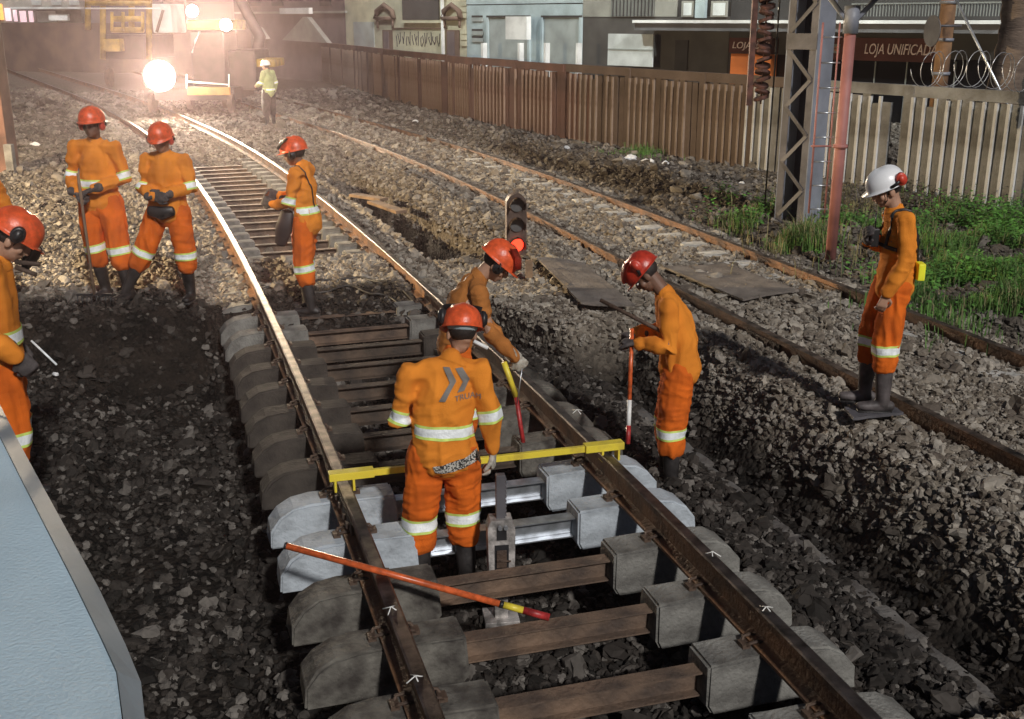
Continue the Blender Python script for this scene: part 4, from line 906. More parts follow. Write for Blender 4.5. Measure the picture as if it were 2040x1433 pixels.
#PART3
# ------------------------------------------------------------------ people
def V3(p): return Vector(p)
def mirror(p): return (-p[0], p[1], p[2])
BASE = dict(pelvis=(0, 0, .96), waist=(0, .01, 1.10), chest=(0, .0, 1.30), neck=(0, -.01, 1.48), head=(0, .035, 1.62), look=(0, 1, -.05), hup=None,
            shl=(-.185, 0, 1.43), shr=(.185, 0, 1.43), ell=(-.25, -.03, 1.15), elr=(.25, -.03, 1.15), wrl=(-.27, .05, .91), wrr=(.27, .05, .91),
            hipl=(-.095, 0, .93), hipr=(.095, 0, .93), knl=(-.12, .03, .51), knr=(.12, .03, .51), anl=(-.13, 0, .09), anr=(.13, 0, .09), toel=(-.03, 1), toer=(.03, 1),
            hdl=None, hdr=None, curl=.5)
def remesh(name, bm, m, parent, vox, smooth=3, folds=None):
    me = bpy.data.meshes.new(name); bmesh.ops.triangulate(bm, faces=[f for f in bm.faces if len(f.verts) > 4]); bmesh.ops.recalc_face_normals(bm, faces=bm.faces); bm.to_mesh(me); bm.free()
    t = bpy.data.objects.new("tmp", me); COL.objects.link(t)
    md = t.modifiers.new("r", 'REMESH'); md.mode = 'VOXEL'; md.voxel_size = vox; md.use_smooth_shade = True
    sm = t.modifiers.new("s", 'SMOOTH'); sm.iterations = smooth; sm.factor = .5
    out = bpy.data.meshes.new_from_object(t.evaluated_get(bpy.context.evaluated_depsgraph_get())); bpy.data.objects.remove(t); bpy.data.meshes.remove(me)
    out.name = name
    n = len(out.vertices)
    if folds and n:
        co = np.empty(n * 3); out.vertices.foreach_get("co", co); co = co.reshape(-1, 3)
        no = np.empty(n * 3); out.vertices.foreach_get("normal", no); no = no.reshape(-1, 3)
        amp, seed = folds
        q = co + .035 * np.stack([fnoise(co, 8, seed + k, 1) for k in range(3)], 1)
        a = fnoise(q * np.array([1, 1, .38]), 20, seed, 2); b = fnoise(q * np.array([.6, .6, 1.7]), 22, seed + 3, 2); c_ = fnoise(co, 5, seed + 8, 1)
        disp = amp * ((.55 - 1.5 * np.abs(a)) * (.95 + .5 * c_) + (.5 - 1.35 * np.abs(b)) * (.45 - .5 * c_))
        co = co + no * disp[:, None]; out.vertices.foreach_set("co", co.ravel()); out.update()
    out.polygons.foreach_set("use_smooth", [True] * len(out.polygons))
    out.materials.clear(); o = link(name, out, m, parent); return o
def capsule(bm, pts, rad, ref=None, n=14):
    pts = [V3(p) for p in pts]; rad = [r if isinstance(r, (list, tuple)) else (r, r) for r in rad]
    a, b = pts[0], pts[-1]; ta = (pts[0] - pts[1]).normalized(); tb = (pts[-1] - pts[-2]).normalized(); ra, rb = min(rad[0]), min(rad[-1])
    P = [a + ta * ra * .85, a + ta * ra * .5] + pts + [b + tb * rb * .5, b + tb * rb * .85]
    Rr = [(rad[0][0] * .45, rad[0][1] * .45), (rad[0][0] * .85, rad[0][1] * .85)] + rad + [(rad[-1][0] * .85, rad[-1][1] * .85), (rad[-1][0] * .45, rad[-1][1] * .45)]
    tube(bm, P, Rr, ref, n)
def hand(bm, wrist, d, palm, side, curl=.5, k=1.0, f=1.0):
    """palm, four fingers and a thumb; d = direction of the hand, palm = palm normal, side +1 when the thumb is on +across"""
    d = V3(d).normalized(); palm = V3(palm); palm = (palm - d * palm.dot(d)).normalized(); ac = d.cross(palm).normalized() * side
    w_ = V3(wrist)
    capsule(bm, [w_ - d * .02, w_ + d * .03 * k, w_ + d * .085 * k], [(.026 * f, .022 * f), (.036 * k * f, .017 * f), (.040 * k * f, .014 * f)], ref=ac, n=10)
    for i, (off, L) in enumerate(((.031, .072), (.011, .08), (-.010, .075), (-.029, .058))):
        p = w_ + d * .088 * k + ac * off * k; a = 0.15; pts = [p - d * .015, p]
        for j, l in enumerate((.42, .32, .26)):
            a += curl * (1.0 + .12 * i); dirv = d * math.cos(a) + palm * math.sin(a); p = p + dirv * L * l * k; pts.append(p)
        capsule(bm, pts, [.0095 * f] * 2 + [.0095 * f, .0088 * f, .0078 * f], n=8)
    p = w_ + d * .025 * k + ac * .028 * k; q = p + (ac * .75 + d * .6 + palm * .25).normalized() * .038 * k; r_ = q + (d * .85 + palm * .55 + ac * .1).normalized() * .032 * k; s_ = r_ + (d * .8 + palm * .6 - ac * .2).normalized() * .024 * k
    capsule(bm, [p, q, r_, s_], [.014 * f, .0125 * f, .011 * f, .009 * f], n=8)
def head_matrix(c, look, up=None):
    y = V3(look).normalized(); u = V3(up) if up else Vector((0, 0, 1)); x = y.cross(u).normalized(); z_ = x.cross(y)
    m = Matrix((x, y, z_)).transposed().to_4x4(); m.translation = V3(c); return m
def head_shape(bm, H_):
    ellipsoid(bm, (0, -.012, .03), (.074, .094, .092), H_); ellipsoid(bm, (0, .022, -.045), (.056, .066, .068), H_); ellipsoid(bm, (0, .055, -.088), (.026, .024, .02), H_)
    ellipsoid(bm, (0, .093, -.018), (.011, .018, .026), H_); ellipsoid(bm, (0, .101, -.032), (.015, .014, .011), H_); ellipsoid(bm, (0, .078, .022), (.052, .016, .012), H_)
    ellipsoid(bm, (0, .082, -.060), (.024, .012, .010), H_)
    for sg in (-1, 1): ellipsoid(bm, (sg * .076, -.012, -.014), (.010, .022, .032), H_); ellipsoid(bm, (sg * .042, .052, -.028), (.022, .022, .024), H_)
def helmet(root, H_, m, cups=None, visor=None, visor_open=True, arm=None):
    bm = NB(); nu, nv = 36, 11; rings = []
    a, b, h = .114, .137, .118
    for j in range(nv):
        t = j / (nv - 1) * math.pi / 2; ring = []
        for i in range(nu):
            th = 2 * math.pi * i / nu; x = a * math.cos(th) * math.cos(t) ** .8; y = b * math.sin(th) * math.cos(t) ** .8; z_ = h * math.sin(t) ** 1.0
            z_ += .007 * math.exp(-(x / .018) ** 2) * (math.sin(t) > .25); ring.append((x, y, z_))
        rings.append(ring)
    rim = [(x * 1.0, y * 1.0, -.018) for x, y, z_ in rings[0]]
    def br(i, k):
        x, y, z_ = rings[0][i]; f = max(0, y / b) ** 2; n_ = Vector((x / a, y / b, 0)).normalized()
        return (x + n_.x * k * (.010 + .004 * f), y + n_.y * k * (.010 + .034 * f), -.018 - k * .010 * f)
    brim = [br(i, 1.) for i in range(nu)]
    L_ = [brim, rim] + rings[:-1]; vv = [[bm.verts.new(H_ @ Vector((p[0], p[1] - .008, p[2] + .046))) for p in r] for r in L_]; top = bm.verts.new(H_ @ Vector((0, -.008, h + .046)))
    for r0, r1 in zip(vv, vv[1:]):
        for i in range(nu): bm.faces.new((r0[i], r0[(i + 1) % nu], r1[(i + 1) % nu], r1[i]))
    for i in range(nu): bm.faces.new((vv[-1][i], vv[-1][(i + 1) % nu], top))
    bmesh.ops.recalc_face_normals(bm, faces=bm.faces); bmesh.ops.solidify(bm, geom=list(bm.faces), thickness=.0035)
    o = build("helmet", bm, m, root, True)
    if cups:
        cm, cy, cz, tilt, *one = cups
        for sg in (one[0] if one else (-1, 1)):
            c = NB(); mt = H_ @ Matrix.Translation((sg * (.118 if cz > .0 else .098), cy, cz)) @ Matrix.Rotation(R(90), 4, 'Y') @ Matrix.Diagonal((1.25, 1, 1, 1))
            bmesh.ops.create_cone(c, cap_ends=True, segments=20, radius1=.033 if sg < 0 else .040, radius2=.040 if sg < 0 else .033, depth=.042, matrix=mt)
            bmesh.ops.bevel(c, geom=[e for e in c.edges if e.calc_face_angle(0) > .6], offset=.011, segments=3, affect='EDGES'); build("ear_muff", c, cm, o, True)
            c = NB(); tube(c, [H_ @ Vector((sg * .118, .0, .035)), H_ @ Vector((sg * .132, cy * .5, (cz + .035) / 2)), H_ @ Vector((sg * .125, cy, cz))], [(.012, .005)] * 3, n=6); build("muff_arm", c, M['black'], o, True)
    if visor:
        c = NB(); pts = []
        for zz_, yy_ in (((.17, .03), (.135, .105), (.085, .15)) if visor_open else ((.03, .155), (-.03, .16), (-.09, .15))):
            pts.append([c.verts.new(H_ @ Vector((math.sin(q) * .12, yy_ - .05 * (1 - math.cos(q)) * 1.6, zz_ - .03 * (1 - math.cos(q)) * (1 if visor_open else 0)))) for q in np.linspace(-1.2, 1.2, 13)])
        for r0, r1 in zip(pts, pts[1:]):
            for i in range(12): c.faces.new((r0[i], r0[i + 1], r1[i + 1], r1[i]))
        bmesh.ops.solidify(c, geom=list(c.faces), thickness=.003); build("visor", c, visor, o, True)
    return o
def bvh_of(o): 
    me = o.data; return BVHTree.FromPolygons([v_.co for v_ in me.vertices], [p.vertices for p in me.polygons])
def strip(root, cloth, c, axis, ref, half, rmax, name="reflective_strip", arc=None, tree=None, tilt=0., green=True):
    """tape wrapped on the cloth: rays from the limb's axis find the surface, so it follows the folds"""
    tree = tree or bvh_of(cloth); ax = V3(axis).normalized(); rf = V3(ref); a = (rf - ax * rf.dot(ax)).normalized(); b = ax.cross(a); c = V3(c); n = 40
    hs = [-1, -.62, -.3, 0, .3, .62, 1]; rows = []; bm = NB()
    for hh in hs:
        row = []
        for i in range(n):
            th = 2 * math.pi * i / n; dr = a * math.cos(th) + b * math.sin(th); o_ = c + ax * (hh * half + tilt * math.cos(th))
            hit = tree.ray_cast(o_, dr, rmax * 1.6); q = hit[3] if hit[0] is not None else None
            row.append(q)
        rr_ = np.array([rmax * .9 if q is None else min(q, rmax) for q in row])
        rr_ = (np.roll(rr_, 1) + rr_ * 2 + np.roll(rr_, -1)) / 4; rr_ = np.maximum(rr_, [0 if q is None else min(q, rmax) for q in row])
        rows.append([bm.verts.new(c + ax * (hh * half + tilt * math.cos(2 * math.pi * i / n)) + (a * math.cos(2 * math.pi * i / n) + b * math.sin(2 * math.pi * i / n)) * (rr_[i] + .0045)) for i in range(n)])
    for j in range(len(hs) - 1):
        for i in range(n):
            f = bm.faces.new((rows[j][i], rows[j][(i + 1) % n], rows[j + 1][(i + 1) % n], rows[j + 1][i])); f.material_index = (1 if j in (0, 5) and green else 0); f.smooth = True
    bmesh.ops.recalc_face_normals(bm, faces=bm.faces)
    me = bpy.data.meshes.new(name); bm.to_mesh(me); bm.free()
    return link(name, me, [M['silver'], M['yelg']], cloth)
def person(label, loc, face, pose, cloth='orange', trous='orange2', skin='skin', helm='helm_o', boot='boot', gloves=(None, None), scale=1., vox=.011, group=None,
           strips=('torso', 'arml', 'armr', 'legl', 'legr'), cups=None, visor=None, visor_open=True, bulk=1., seed=0, dress=None, hide_legs=False, eyes=False, torso_z=.42):
    p = dict(BASE); p.update(pose); root = empty("person", loc, face, label, "person", group); root.scale = (scale,) * 3
    g_ = lambda k: V3(p[k]); P, Wt, Ch, Nk, Hd = g_('pelvis'), g_('waist'), g_('chest'), g_('neck'), g_('head')
    SL_, SR_ = g_('shl'), g_('shr'); across = (SR_ - SL_).normalized(); hacross = (g_('hipr') - g_('hipl')).normalized()
    H_ = head_matrix(Hd, p['look'], p['hup'])
    hands = {}
    for sd, e, w_, hd, gl in (('l', 'ell', 'wrl', p['hdl'], gloves[0]), ('r', 'elr', 'wrr', p['hdr'], gloves[1])):
        d_ = V3(hd[0]) if hd else (g_(w_) - g_(e)); pn = V3(hd[1]) if hd else (Vector((1, .0, 0)) if sd == 'l' else Vector((-1, .0, 0)))
        hands[sd] = (g_(w_), d_, pn, gl)
    # body: one continuous figure
    bm = NB(); head_shape(bm, H_); capsule(bm, [Nk - (Nk - Ch) * .3, Nk, Hd + H_.to_3x3() @ Vector((0, -.02, -.03))], [.055, .052, .056])
    capsule(bm, [P, Wt, Ch, Nk - (Nk - Ch) * .2], [(.13, .09), (.125, .09), (.15, .10), (.09, .06)], ref=across)
    for S_, e, w_ in ((SL_, 'ell', 'wrl'), (SR_, 'elr', 'wrr')):
        capsule(bm, [Ch.lerp(Nk, .5), S_, g_(e), g_(e).lerp(g_(w_), .5), g_(w_)], [.06, .052, .038, .034, .025], n=10)
    for h, k_, a_ in (('hipl', 'knl', 'anl'), ('hipr', 'knr', 'anr')): capsule(bm, [P.lerp(g_(h), .5), g_(h), g_(k_), g_(a_)], [.08, .08, .052, .036], n=10)
    for sd, sg in (('l', 1), ('r', -1)):
        w_, d_, pn, gl = hands[sd]; hand(bm, w_, d_, pn, sg, p['curl'], f=.9)
    remesh("body", bm, M[skin], root, vox * (.62 if eyes else .8), 2)
    # hair at the back under the helmet
    bm = NB(); ellipsoid(bm, (0, -.022, .02), (.079, .094, .075), H_, 18, 12)
    for v_ in bm.verts:
        q = H_.inverted() @ v_.co
        if q.y > .03 and q.z < .05: v_.co = H_ @ Vector((q.x * .8, min(q.y, .03), max(q.z, .02)))
    build("hair", bm, M['hair'], root, True)
    if eyes:
        for sg in (-1, 1):
            bm = NB(); ellipsoid(bm, (sg * .031, .080, .0), (.012, .010, .0065), H_, 10, 6); e_ = build("eye", bm, M['eye'], root, True)
            bm = NB(); ellipsoid(bm, (sg * .031, .0885, -.001), (.0055, .004, .0055), H_, 8, 6); build("iris", bm, M['hair'], e_, True)
            bm = NB(); ellipsoid(bm, (sg * .031, .087, .017), (.018, .006, .0038), H_, 10, 6); build("eyebrow", bm, M['hair'], root, True)
    # shirt
    k = bulk; bm = NB(); hem = P + (P - Wt).normalized() * .045
    capsule(bm, [hem, P, Wt, Ch, Ch.lerp(Nk, .62)], [(.186 * k, .145 * k), (.180 * k, .139 * k), (.172 * k, .128 * k), (.175 * k, .120 * k), (.120 * k, .085 * k)], ref=across, n=20)
    for S_ in (SL_, SR_): capsule(bm, [Ch.lerp(Nk, .78), Ch.lerp(Nk, .72).lerp(S_, .55), S_.lerp(Ch, .08)], [.066, .066 * k, .064 * k])
    capsule(bm, [Ch.lerp(Nk, .7), Nk + (Hd - Nk) * .02], [.072, .062])
    for S_, e, w_ in ((SL_, 'ell', 'wrl'), (SR_, 'elr', 'wrr')):
        E_, W_ = g_(e), g_(w_); capsule(bm, [S_, S_.lerp(E_, .5), E_, E_.lerp(W_, .5), W_ - (W_ - E_).normalized() * .02], [.068 * k, .065 * k, .062 * k, .060 * k, .047 * k])
    sh = remesh("shirt", bm, M[cloth], root, vox, 3, (.015, seed))
    strip(root, sh, Nk + (Hd - Nk) * .02, (Hd - Nk), across, .020, .095 * k, name='collar', green=False).data.materials[0] = M[cloth]
    # trousers
    bm = NB(); capsule(bm, [Wt.lerp(P, .45), P, P - Vector((0, 0, .08))], [(.140 * k, .104 * k), (.160 * k, .124 * k), (.168 * k, .124 * k)], ref=hacross, n=20)
    for h, k_, a_, in (('hipl', 'knl', 'anl'), ('hipr', 'knr', 'anr')):
        h_, kk, aa = g_(h), g_(k_), g_(a_); capsule(bm, [h_, h_.lerp(kk, .5), kk, kk.lerp(aa, .34)], [.108 * k, .106 * k, .098 * k, .092 * k])
    tr_ = remesh("trousers", bm, M[trous], root, vox, 3, (.017, seed + 5))
    # boots
    for k_, a_, t_, in (('knl', 'anl', p['toel']), ('knr', 'anr', p['toer'])):
        kk, aa = g_(k_), g_(a_); td = Vector((t_[0], t_[1], 0)).normalized(); bm = NB()
        capsule(bm, [kk.lerp(aa, .16), kk.lerp(aa, .6), aa, aa - Vector((0, 0, .03))], [.068, .061, .050, .05])
        f0 = Vector((aa.x, aa.y, aa.z - .045)); capsule(bm, [f0 - td * .055, f0 + td * .03, f0 + td * .12, f0 + td * .165], [(.040, .040), (.044, .044), (.047, .034), (.040, .028)], ref=td.cross(Vector((0, 0, 1))))
        b_ = remesh("boot", bm, M[boot], root, .010, 2)
        bm = NB(); capsule(bm, [f0 - td * .06 - Vector((0, 0, .036)), f0 + td * .05 - Vector((0, 0, .036)), f0 + td * .17 - Vector((0, 0, .036))], [(.043, .011), (.045, .011), (.044, .011)], ref=td.cross(Vector((0, 0, 1)))); build("sole", bm, M['boot'], b_, True)
    for sd, sg in (('l', 1), ('r', -1)):
        w_, d_, pn, gl = hands[sd]
        if gl:
            bm = NB(); hand(bm, w_, d_, pn, sg, p['curl'], 1.08, 1.3); dn = V3(d_).normalized(); capsule(bm, [w_ - dn * .07, w_ - dn * .02], [.043, .036]); remesh("glove", bm, M[gl], root, .0065, 1)
    hm = helmet(root, H_, M[helm], cups, visor, visor_open)
    bt, bl_ = bvh_of(sh), bvh_of(tr_)
    if 'torso' in strips:
        c = P.lerp(Ch, torso_z); strip(root, sh, c, (Ch - P), across, .040, .172 * k, tree=bt)
    for nm, S_, e in (('arml', SL_, 'ell'), ('armr', SR_, 'elr')):
        if nm in strips:
            E_ = g_(e); c = S_.lerp(E_, .93); strip(root, sh, c, E_ - S_, (0, 1, .1), .040, .082 * k, tree=bt)
    for nm, k_, a_ in (('legl', 'knl', 'anl'), ('legr', 'knr', 'anr')):
        if nm in strips: kk, aa = g_(k_), g_(a_); strip(root, tr_, kk.lerp(aa, .06), aa - kk, (0, 1, 0), .040, .105 * k, tree=bl_)
    return root, sh, tr_, hm, H_
def local_of(root, wp):
    return (Matrix.Translation(root.location) @ Matrix.Rotation(root.rotation_euler.z, 4, 'Z') @ Matrix.Diagonal((*root.scale, 1))).inverted() @ wp
def at_px(px, py, Y): return on_y(px, py, Y)

# --- worker with his back to us in the pit
pc = Vector((-.385, 5.80, -.62))
r6, sh6, tr6, hm6, H6 = person("worker seen from behind in the pit with two grey arrows on his shirt", pc, R(2),
    dict(head=(.105, .06, 1.605), neck=(.05, .0, 1.47), chest=(.01, .0, 1.28), waist=(-.01, .0, 1.10), pelvis=(0, -.01, .96), look=(-.22, 1, -.42), hup=(.12, 0, 1),
         shl=(-.18, 0, 1.39), shr=(.205, 0, 1.41), ell=(-.255, -.02, 1.13), elr=(.265, -.02, 1.13), wrl=(-.17, .20, 1.10), wrr=(.275, .04, .91), hdr=((.02, .12, -1), (-1, .1, 0)),
         hipl=(-.1, 0, .92), hipr=(.1, 0, .92), knl=(-.155, .02, .50), knr=(.10, .07, .52), anl=(-.15, .0, .09), anr=(.12, .02, .09), curl=.42),
    gloves=('glove', 'glove'), cups=(M['black'], -.02, .085, 0), visor=M['black'], vox=.0095, seed=1, scale=1.0, bulk=1.0, torso_z=.36)
# light blue cap band under the helmet
bm = NB(); ellipsoid(bm, (0, -.03, .035), (.086, .102, .050), H6, 18, 10); build("head_band", bm, C_['blue_render'], r6, True)
# printed arrows and lettering laid on the back of the shirt
M['print'] = mat("grey_shirt_print", (.20, .185, .17), .7, 0, .12, 9)
t6 = bvh_of(sh6)
def lay_on(name, V, F, m, parent, tree, off=.009, y0=-.4):
    out = []
    for x, z_ in V:
        h = tree.ray_cast(Vector((x, y0, z_)), Vector((0, 1, 0)), 1.); y = h[0].y - off if h[0] is not None and h[0].y < .1 else -.13
        out.append((x, y, z_))
    me = bpy.data.meshes.new(name); me.from_pydata(out, [], F); me.update(); return link(name, me, m, parent)
def grid_poly(quads, n=8):
    V, F = [], []
    for q in quads:
        b0 = len(V)
        for i in range(n + 1):
            for j in range(n + 1):
                a, b = i / n, j / n; V.append(tuple((q[0][c] * (1 - a) * (1 - b) + q[1][c] * a * (1 - b) + q[2][c] * a * b + q[3][c] * (1 - a) * b) for c in (0, 1)))
        for i in range(n):
            for j in range(n): a = b0 + i * (n + 1) + j; F.append((a, a + n + 1, a + n + 2, a + 1))
    return V, F
def bl6(px, py):  # survey point on the back, in the worker's frame
    w_ = on_y(px, py, pc.y - .12); return local_of(r6, w_)
def qd(pts): return [(bl6(*p).x, bl6(*p).z) for p in pts]
V_, F_ = grid_poly([qd([(882, 737), (895, 737), (909, 762), (896, 766)]), qd([(896, 766), (909, 762), (887, 800), (874, 800)])]); lay_on("arrow_print", V_, F_, M['print'], sh6, t6)
V_, F_ = grid_poly([qd([(907, 739), (921, 739), (936, 763), (922, 767)]), qd([(922, 767), (936, 763), (925, 784), (911, 784)])]); lay_on("arrow_print", V_, F_, M['print'], sh6, t6)
cu = bpy.data.curves.new("t", 'FONT'); cu.body = "TRUAM"; o = bpy.data.objects.new("t", cu); COL.objects.link(o)
me = bpy.data.meshes.new_from_object(o.evaluated_get(bpy.context.evaluated_depsgraph_get())); bpy.data.objects.remove(o)
bmx = NB(); bmx.from_mesh(me); bmesh.ops.triangulate(bmx, faces=bmx.faces); bmesh.ops.subdivide_edges(bmx, edges=bmx.edges, cuts=1)
ww = max(v_.co.x for v_ in bmx.verts); a, b = bl6(906, 800), bl6(958, 789)
V_ = [(a.x + (b.x - a.x) * v_.co.x / ww, a.z + (b.z - a.z) * v_.co.y / .73 + .0 * v_.co.x) for v_ in bmx.verts]; F_ = [[v_.index for v_ in f.verts] for f in bmx.faces]
lay_on("shirt_lettering", V_, F_, M['print'], sh6, t6); bmx.free()
# checked cloth band showing at the waist
M['check'] = mat("black_white_check", (.55, .53, .48), .8, 0, .1, 95, col2=(.03, .03, .03), lo=.48, hi=.52)
qq = [[(bl6(*p).x, bl6(*p).z) for p in pts] for pts in ([(862, 927), (905, 917), (905, 940), (868, 940)], [(905, 917), (956, 903), (958, 922), (905, 940)])]
V_, F_ = grid_poly(qq, 8)
t6b = bvh_of(tr6)
def lay2(name, V, F, m, parent):
    out = []
    for x, z_ in V:
        ys = []
        for tr_ in (t6, t6b):
            h = tr_.ray_cast(Vector((x, -.4, z_)), Vector((0, 1, 0)), 1.)
            if h[0] is not None: ys.append(h[0].y)
        out.append((x, (min(ys) if ys else -.13) - .006, z_))
    me = bpy.data.meshes.new(name); me.from_pydata(out, [], F); me.update(); return link(name, me, m, parent)
lay2("checked_waistband", V_, F_, M['check'], sh6)
# --- worker in the white helmet
P8 = on_z(1742, 812, -.045)
r8, sh8, tr8, hm8, H8 = person("man in a white helmet and radio harness standing alone by the far track", (P8.x, P8.y, -.035), R(86),
    dict(head=(.0, .075, 1.595), neck=(0, .0, 1.46), chest=(0, -.045, 1.28), waist=(0, -.06, 1.10), pelvis=(0, -.05, .96), look=(-.12, 1, -.42), shl=(-.17, -.035, 1.41), shr=(.17, -.03, 1.41),
         ell=(-.225, -.05, 1.13), elr=(.22, -.05, 1.14), wrl=(-.215, .06, .90), wrr=(.04, .17, 1.24), hdl=((.05, .25, -1), (1, 0, 0)), hdr=((-.8, .3, .6), (0, -1, 0)),
         hipl=(-.09, -.05, .93), hipr=(.09, -.03, .93), knl=(-.11, .0, .50), knr=(.10, .05, .51), anl=(-.12, -.02, .09), anr=(.09, .06, .09), curl=.35),
    helm='helm_w', gloves=(None, 'glove_d'), boot='boot_g', strips=('legl', 'legr'), cups=(M['red'], -.085, .065, 0), scale=.985, vox=.0095, seed=3, bulk=.93, eyes=True)
t8 = bvh_of(sh8)
def belt(name, pts, m, parent, tree, r=(.004, .014), off=.006, out=None):
    """strap following the cloth: each point is pushed out from the body's axis to the surface"""
    bm = NB(); P = []
    dense = []
    for a, b in zip(pts, pts[1:]): dense += [V3(a).lerp(V3(b), t) for t in np.linspace(0, 1, 7)[:-1]]
    dense.append(V3(pts[-1]))
    for q in dense:
        h = tree.find_nearest(q); P.append(h[0] + h[1] * off)
    tube(bm, P, [r] * len(P), ref=(0, 0, 1) if abs((P[-1] - P[0]).normalized().z) < .5 else (1, 0, 0), n=6); return build(name, bm, m, parent, True)
belt("harness_strap", [(-.10, .12, 1.22), (-.12, .10, 1.36), (-.10, .02, 1.50), (-.11, -.14, 1.38), (-.09, -.19, 1.2), (-.05, -.19, 1.06)], M['black'], sh8, t8, (.014, .004))
belt("harness_strap", [(.10, .12, 1.22), (.12, .10, 1.36), (.10, .02, 1.50), (.08, -.14, 1.38), (-.0, -.19, 1.2), (-.05, -.19, 1.06)], M['black'], sh8, t8, (.014, .004))
belt("harness_strap", [(-.18, .0, 1.20), (-.10, .12, 1.24), (.1, .12, 1.24), (.18, 0, 1.2)], M['black'], sh8, t8, (.014, .004))
bm = NB(); box(bm, (-.045, .10, 1.20), (.03, .155, 1.33), bev=.008); tube(bm, [(-.03, .13, 1.33), (-.03, .135, 1.44)], .006, n=6); build("radio", bm, M['black'], sh8)
M['fluo'] = mat("fluorescent_yellow", (.85, .85, .03), .6, 0, .05, 9)
bm = NB(); box(bm, (-.175, -.205, .99), (-.07, -.155, 1.11), bev=.01); build("yellow_pouch", bm, M['fluo'], r8)
bm = NB(); tube(bm, [H8 @ Vector((-.078, .02, .03)), H8 @ Vector((-.072, .035, -.05)), H8 @ Vector((0, .062, -.108)), H8 @ Vector((.072, .035, -.05)), H8 @ Vector((.078, .02, .03))], [(.007, .003)] * 5, n=6); build("chin_strap", bm, M['black'], r8, True)
# --- worker at the right with bar and pole
P7 = on_z(1335, 962, -.58)
r7, sh7, tr7, hm7, H7 = person("worker in the right trench with bowed head holding a dark bar under his arm", (P7.x, P7.y, -.62), R(80),
    dict(head=(.0, .235, 1.585), neck=(0, .10, 1.46), chest=(0, .03, 1.28), waist=(0, -.02, 1.11), pelvis=(0, -.03, .97), look=(.0, 1, -1.25), shl=(-.165, .06, 1.40), shr=(.165, .09, 1.40),
         ell=(-.235, .04, 1.14), elr=(.235, .10, 1.14), wrl=(-.14, .27, 1.13), wrr=(.12, .30, 1.12), hdl=((.4, 1, .05), (0, 0, -1)), hdr=((-.2, 1, -.1), (0, 0, -1)), hipl=(-.09, -.03, .93), hipr=(.09, -.02, .93),
         knl=(-.10, .01, .50), knr=(.10, .03, .51), anl=(-.11, -.01, .09), anr=(.11, .04, .09), curl=.8),
    cloth='orange', skin='skin_d', gloves=('glove_d', 'glove_d'), boot='boot', helm='helm_r', strips=('legl', 'legr'), cups=(M['red'], -.03, .10, 0), visor=M['red'], vox=.0095, seed=4, bulk=1.02, scale=1.0, eyes=True)
# --- stooping worker behind the centre one
P5 = Vector((-.42, 7.35, -.46))
r5, sh5, tr5, hm5, H5 = person("stooping worker in a brownish shirt behind the centre man, head over the right rail", P5, R(-82),
    dict(head=(.02, .31, 1.48), neck=(0, .19, 1.39), chest=(0, .09, 1.24), waist=(0, .03, 1.07), pelvis=(0, .02, .94), look=(.1, 1, -.85), shl=(-.165, .14, 1.33), shr=(.165, .17, 1.32),
         ell=(-.20, .22, 1.06), elr=(.19, .24, 1.05), wrl=(-.10, .40, .84), wrr=(.12, .42, .84), hdl=((.3, .5, -.6), (1, 0, 0)), hdr=((-.2, .5, -.6), (-1, 0, 0)), hipl=(-.09, .02, .90), hipr=(.09, .02, .90),
         knl=(-.11, .07, .50), knr=(.12, .09, .50), anl=(-.12, .0, .09), anr=(.13, .05, .09), curl=.8),
    cloth='orange3', trous='orange2', skin='skin', gloves=('glove', 'glove'), strips=('legl', 'legr'), cups=(M['black'], .01, .0, 0), visor=M['red'], helm='helm_o', vox=.010, seed=6, scale=1.02, bulk=.86, eyes=True)
# --- man with rake, back left
P1 = on_z(222, 590, 0); P1.z = gz(P1.x, P1.y)
r1, sh1, tr1_, hm1, H1 = person("back left worker facing us, dark gloves resting on a rake", P1, R(170),
    dict(head=(-.02, .04, 1.625), look=(-.1, 1, .02), chest=(.0, .0, 1.29), shl=(-.19, .0, 1.42), shr=(.19, 0, 1.42), ell=(-.27, .0, 1.15), elr=(.27, .0, 1.15), wrl=(-.05, .21, 1.06), wrr=(.09, .22, 1.02),
         hdl=((.9, .15, -.3), (0, 0, -1)), hdr=((-.9, .15, -.3), (0, 0, -1)), knl=(-.16, .05, .50), knr=(.10, .05, .52), anl=(-.22, .05, .09), anr=(.05, .0, .09), curl=.8),
    skin='skin_d', gloves=('glove_d', 'glove_d'), cups=(M['red'], .0, -.005, 0), vox=.012, seed=7, scale=1.05, bulk=1.02, torso_z=.42)
# --- middle worker, legs apart
P2 = on_z(352, 596, 0); P2.z = gz(P2.x, P2.y)
r2, sh2, tr2_, hm2, H2 = person("worker with legs apart and arms folded, dark pouch at his waist", P2, R(176),
    dict(head=(-.02, .07, 1.60), look=(.0, 1, -.25), neck=(-.02, .02, 1.46), chest=(-.02, .01, 1.28), waist=(0, 0, 1.1), pelvis=(.0, 0, .95), shl=(-.20, .0, 1.40), shr=(.16, 0, 1.41), ell=(-.26, .03, 1.14), elr=(.22, .05, 1.14), wrl=(-.04, .22, 1.10), wrr=(.03, .24, 1.08),
         hdl=((.9, .2, 0), (0, -1, 0)), hdr=((-.9, .2, 0), (0, -1, 0)), hipl=(-.1, 0, .91), hipr=(.1, 0, .91), knl=(-.14, .03, .50), knr=(.26, .03, .53), anl=(-.15, 0, .09), anr=(.50, .04, .09), toer=(.4, 1), curl=.7),
    skin='skin', gloves=('glove_d', 'glove_d'), cups=(M['red'], .0, -.005, 0), vox=.012, seed=8, scale=.99, bulk=1.03, strips=('arml', 'armr', 'legl', 'legr'))
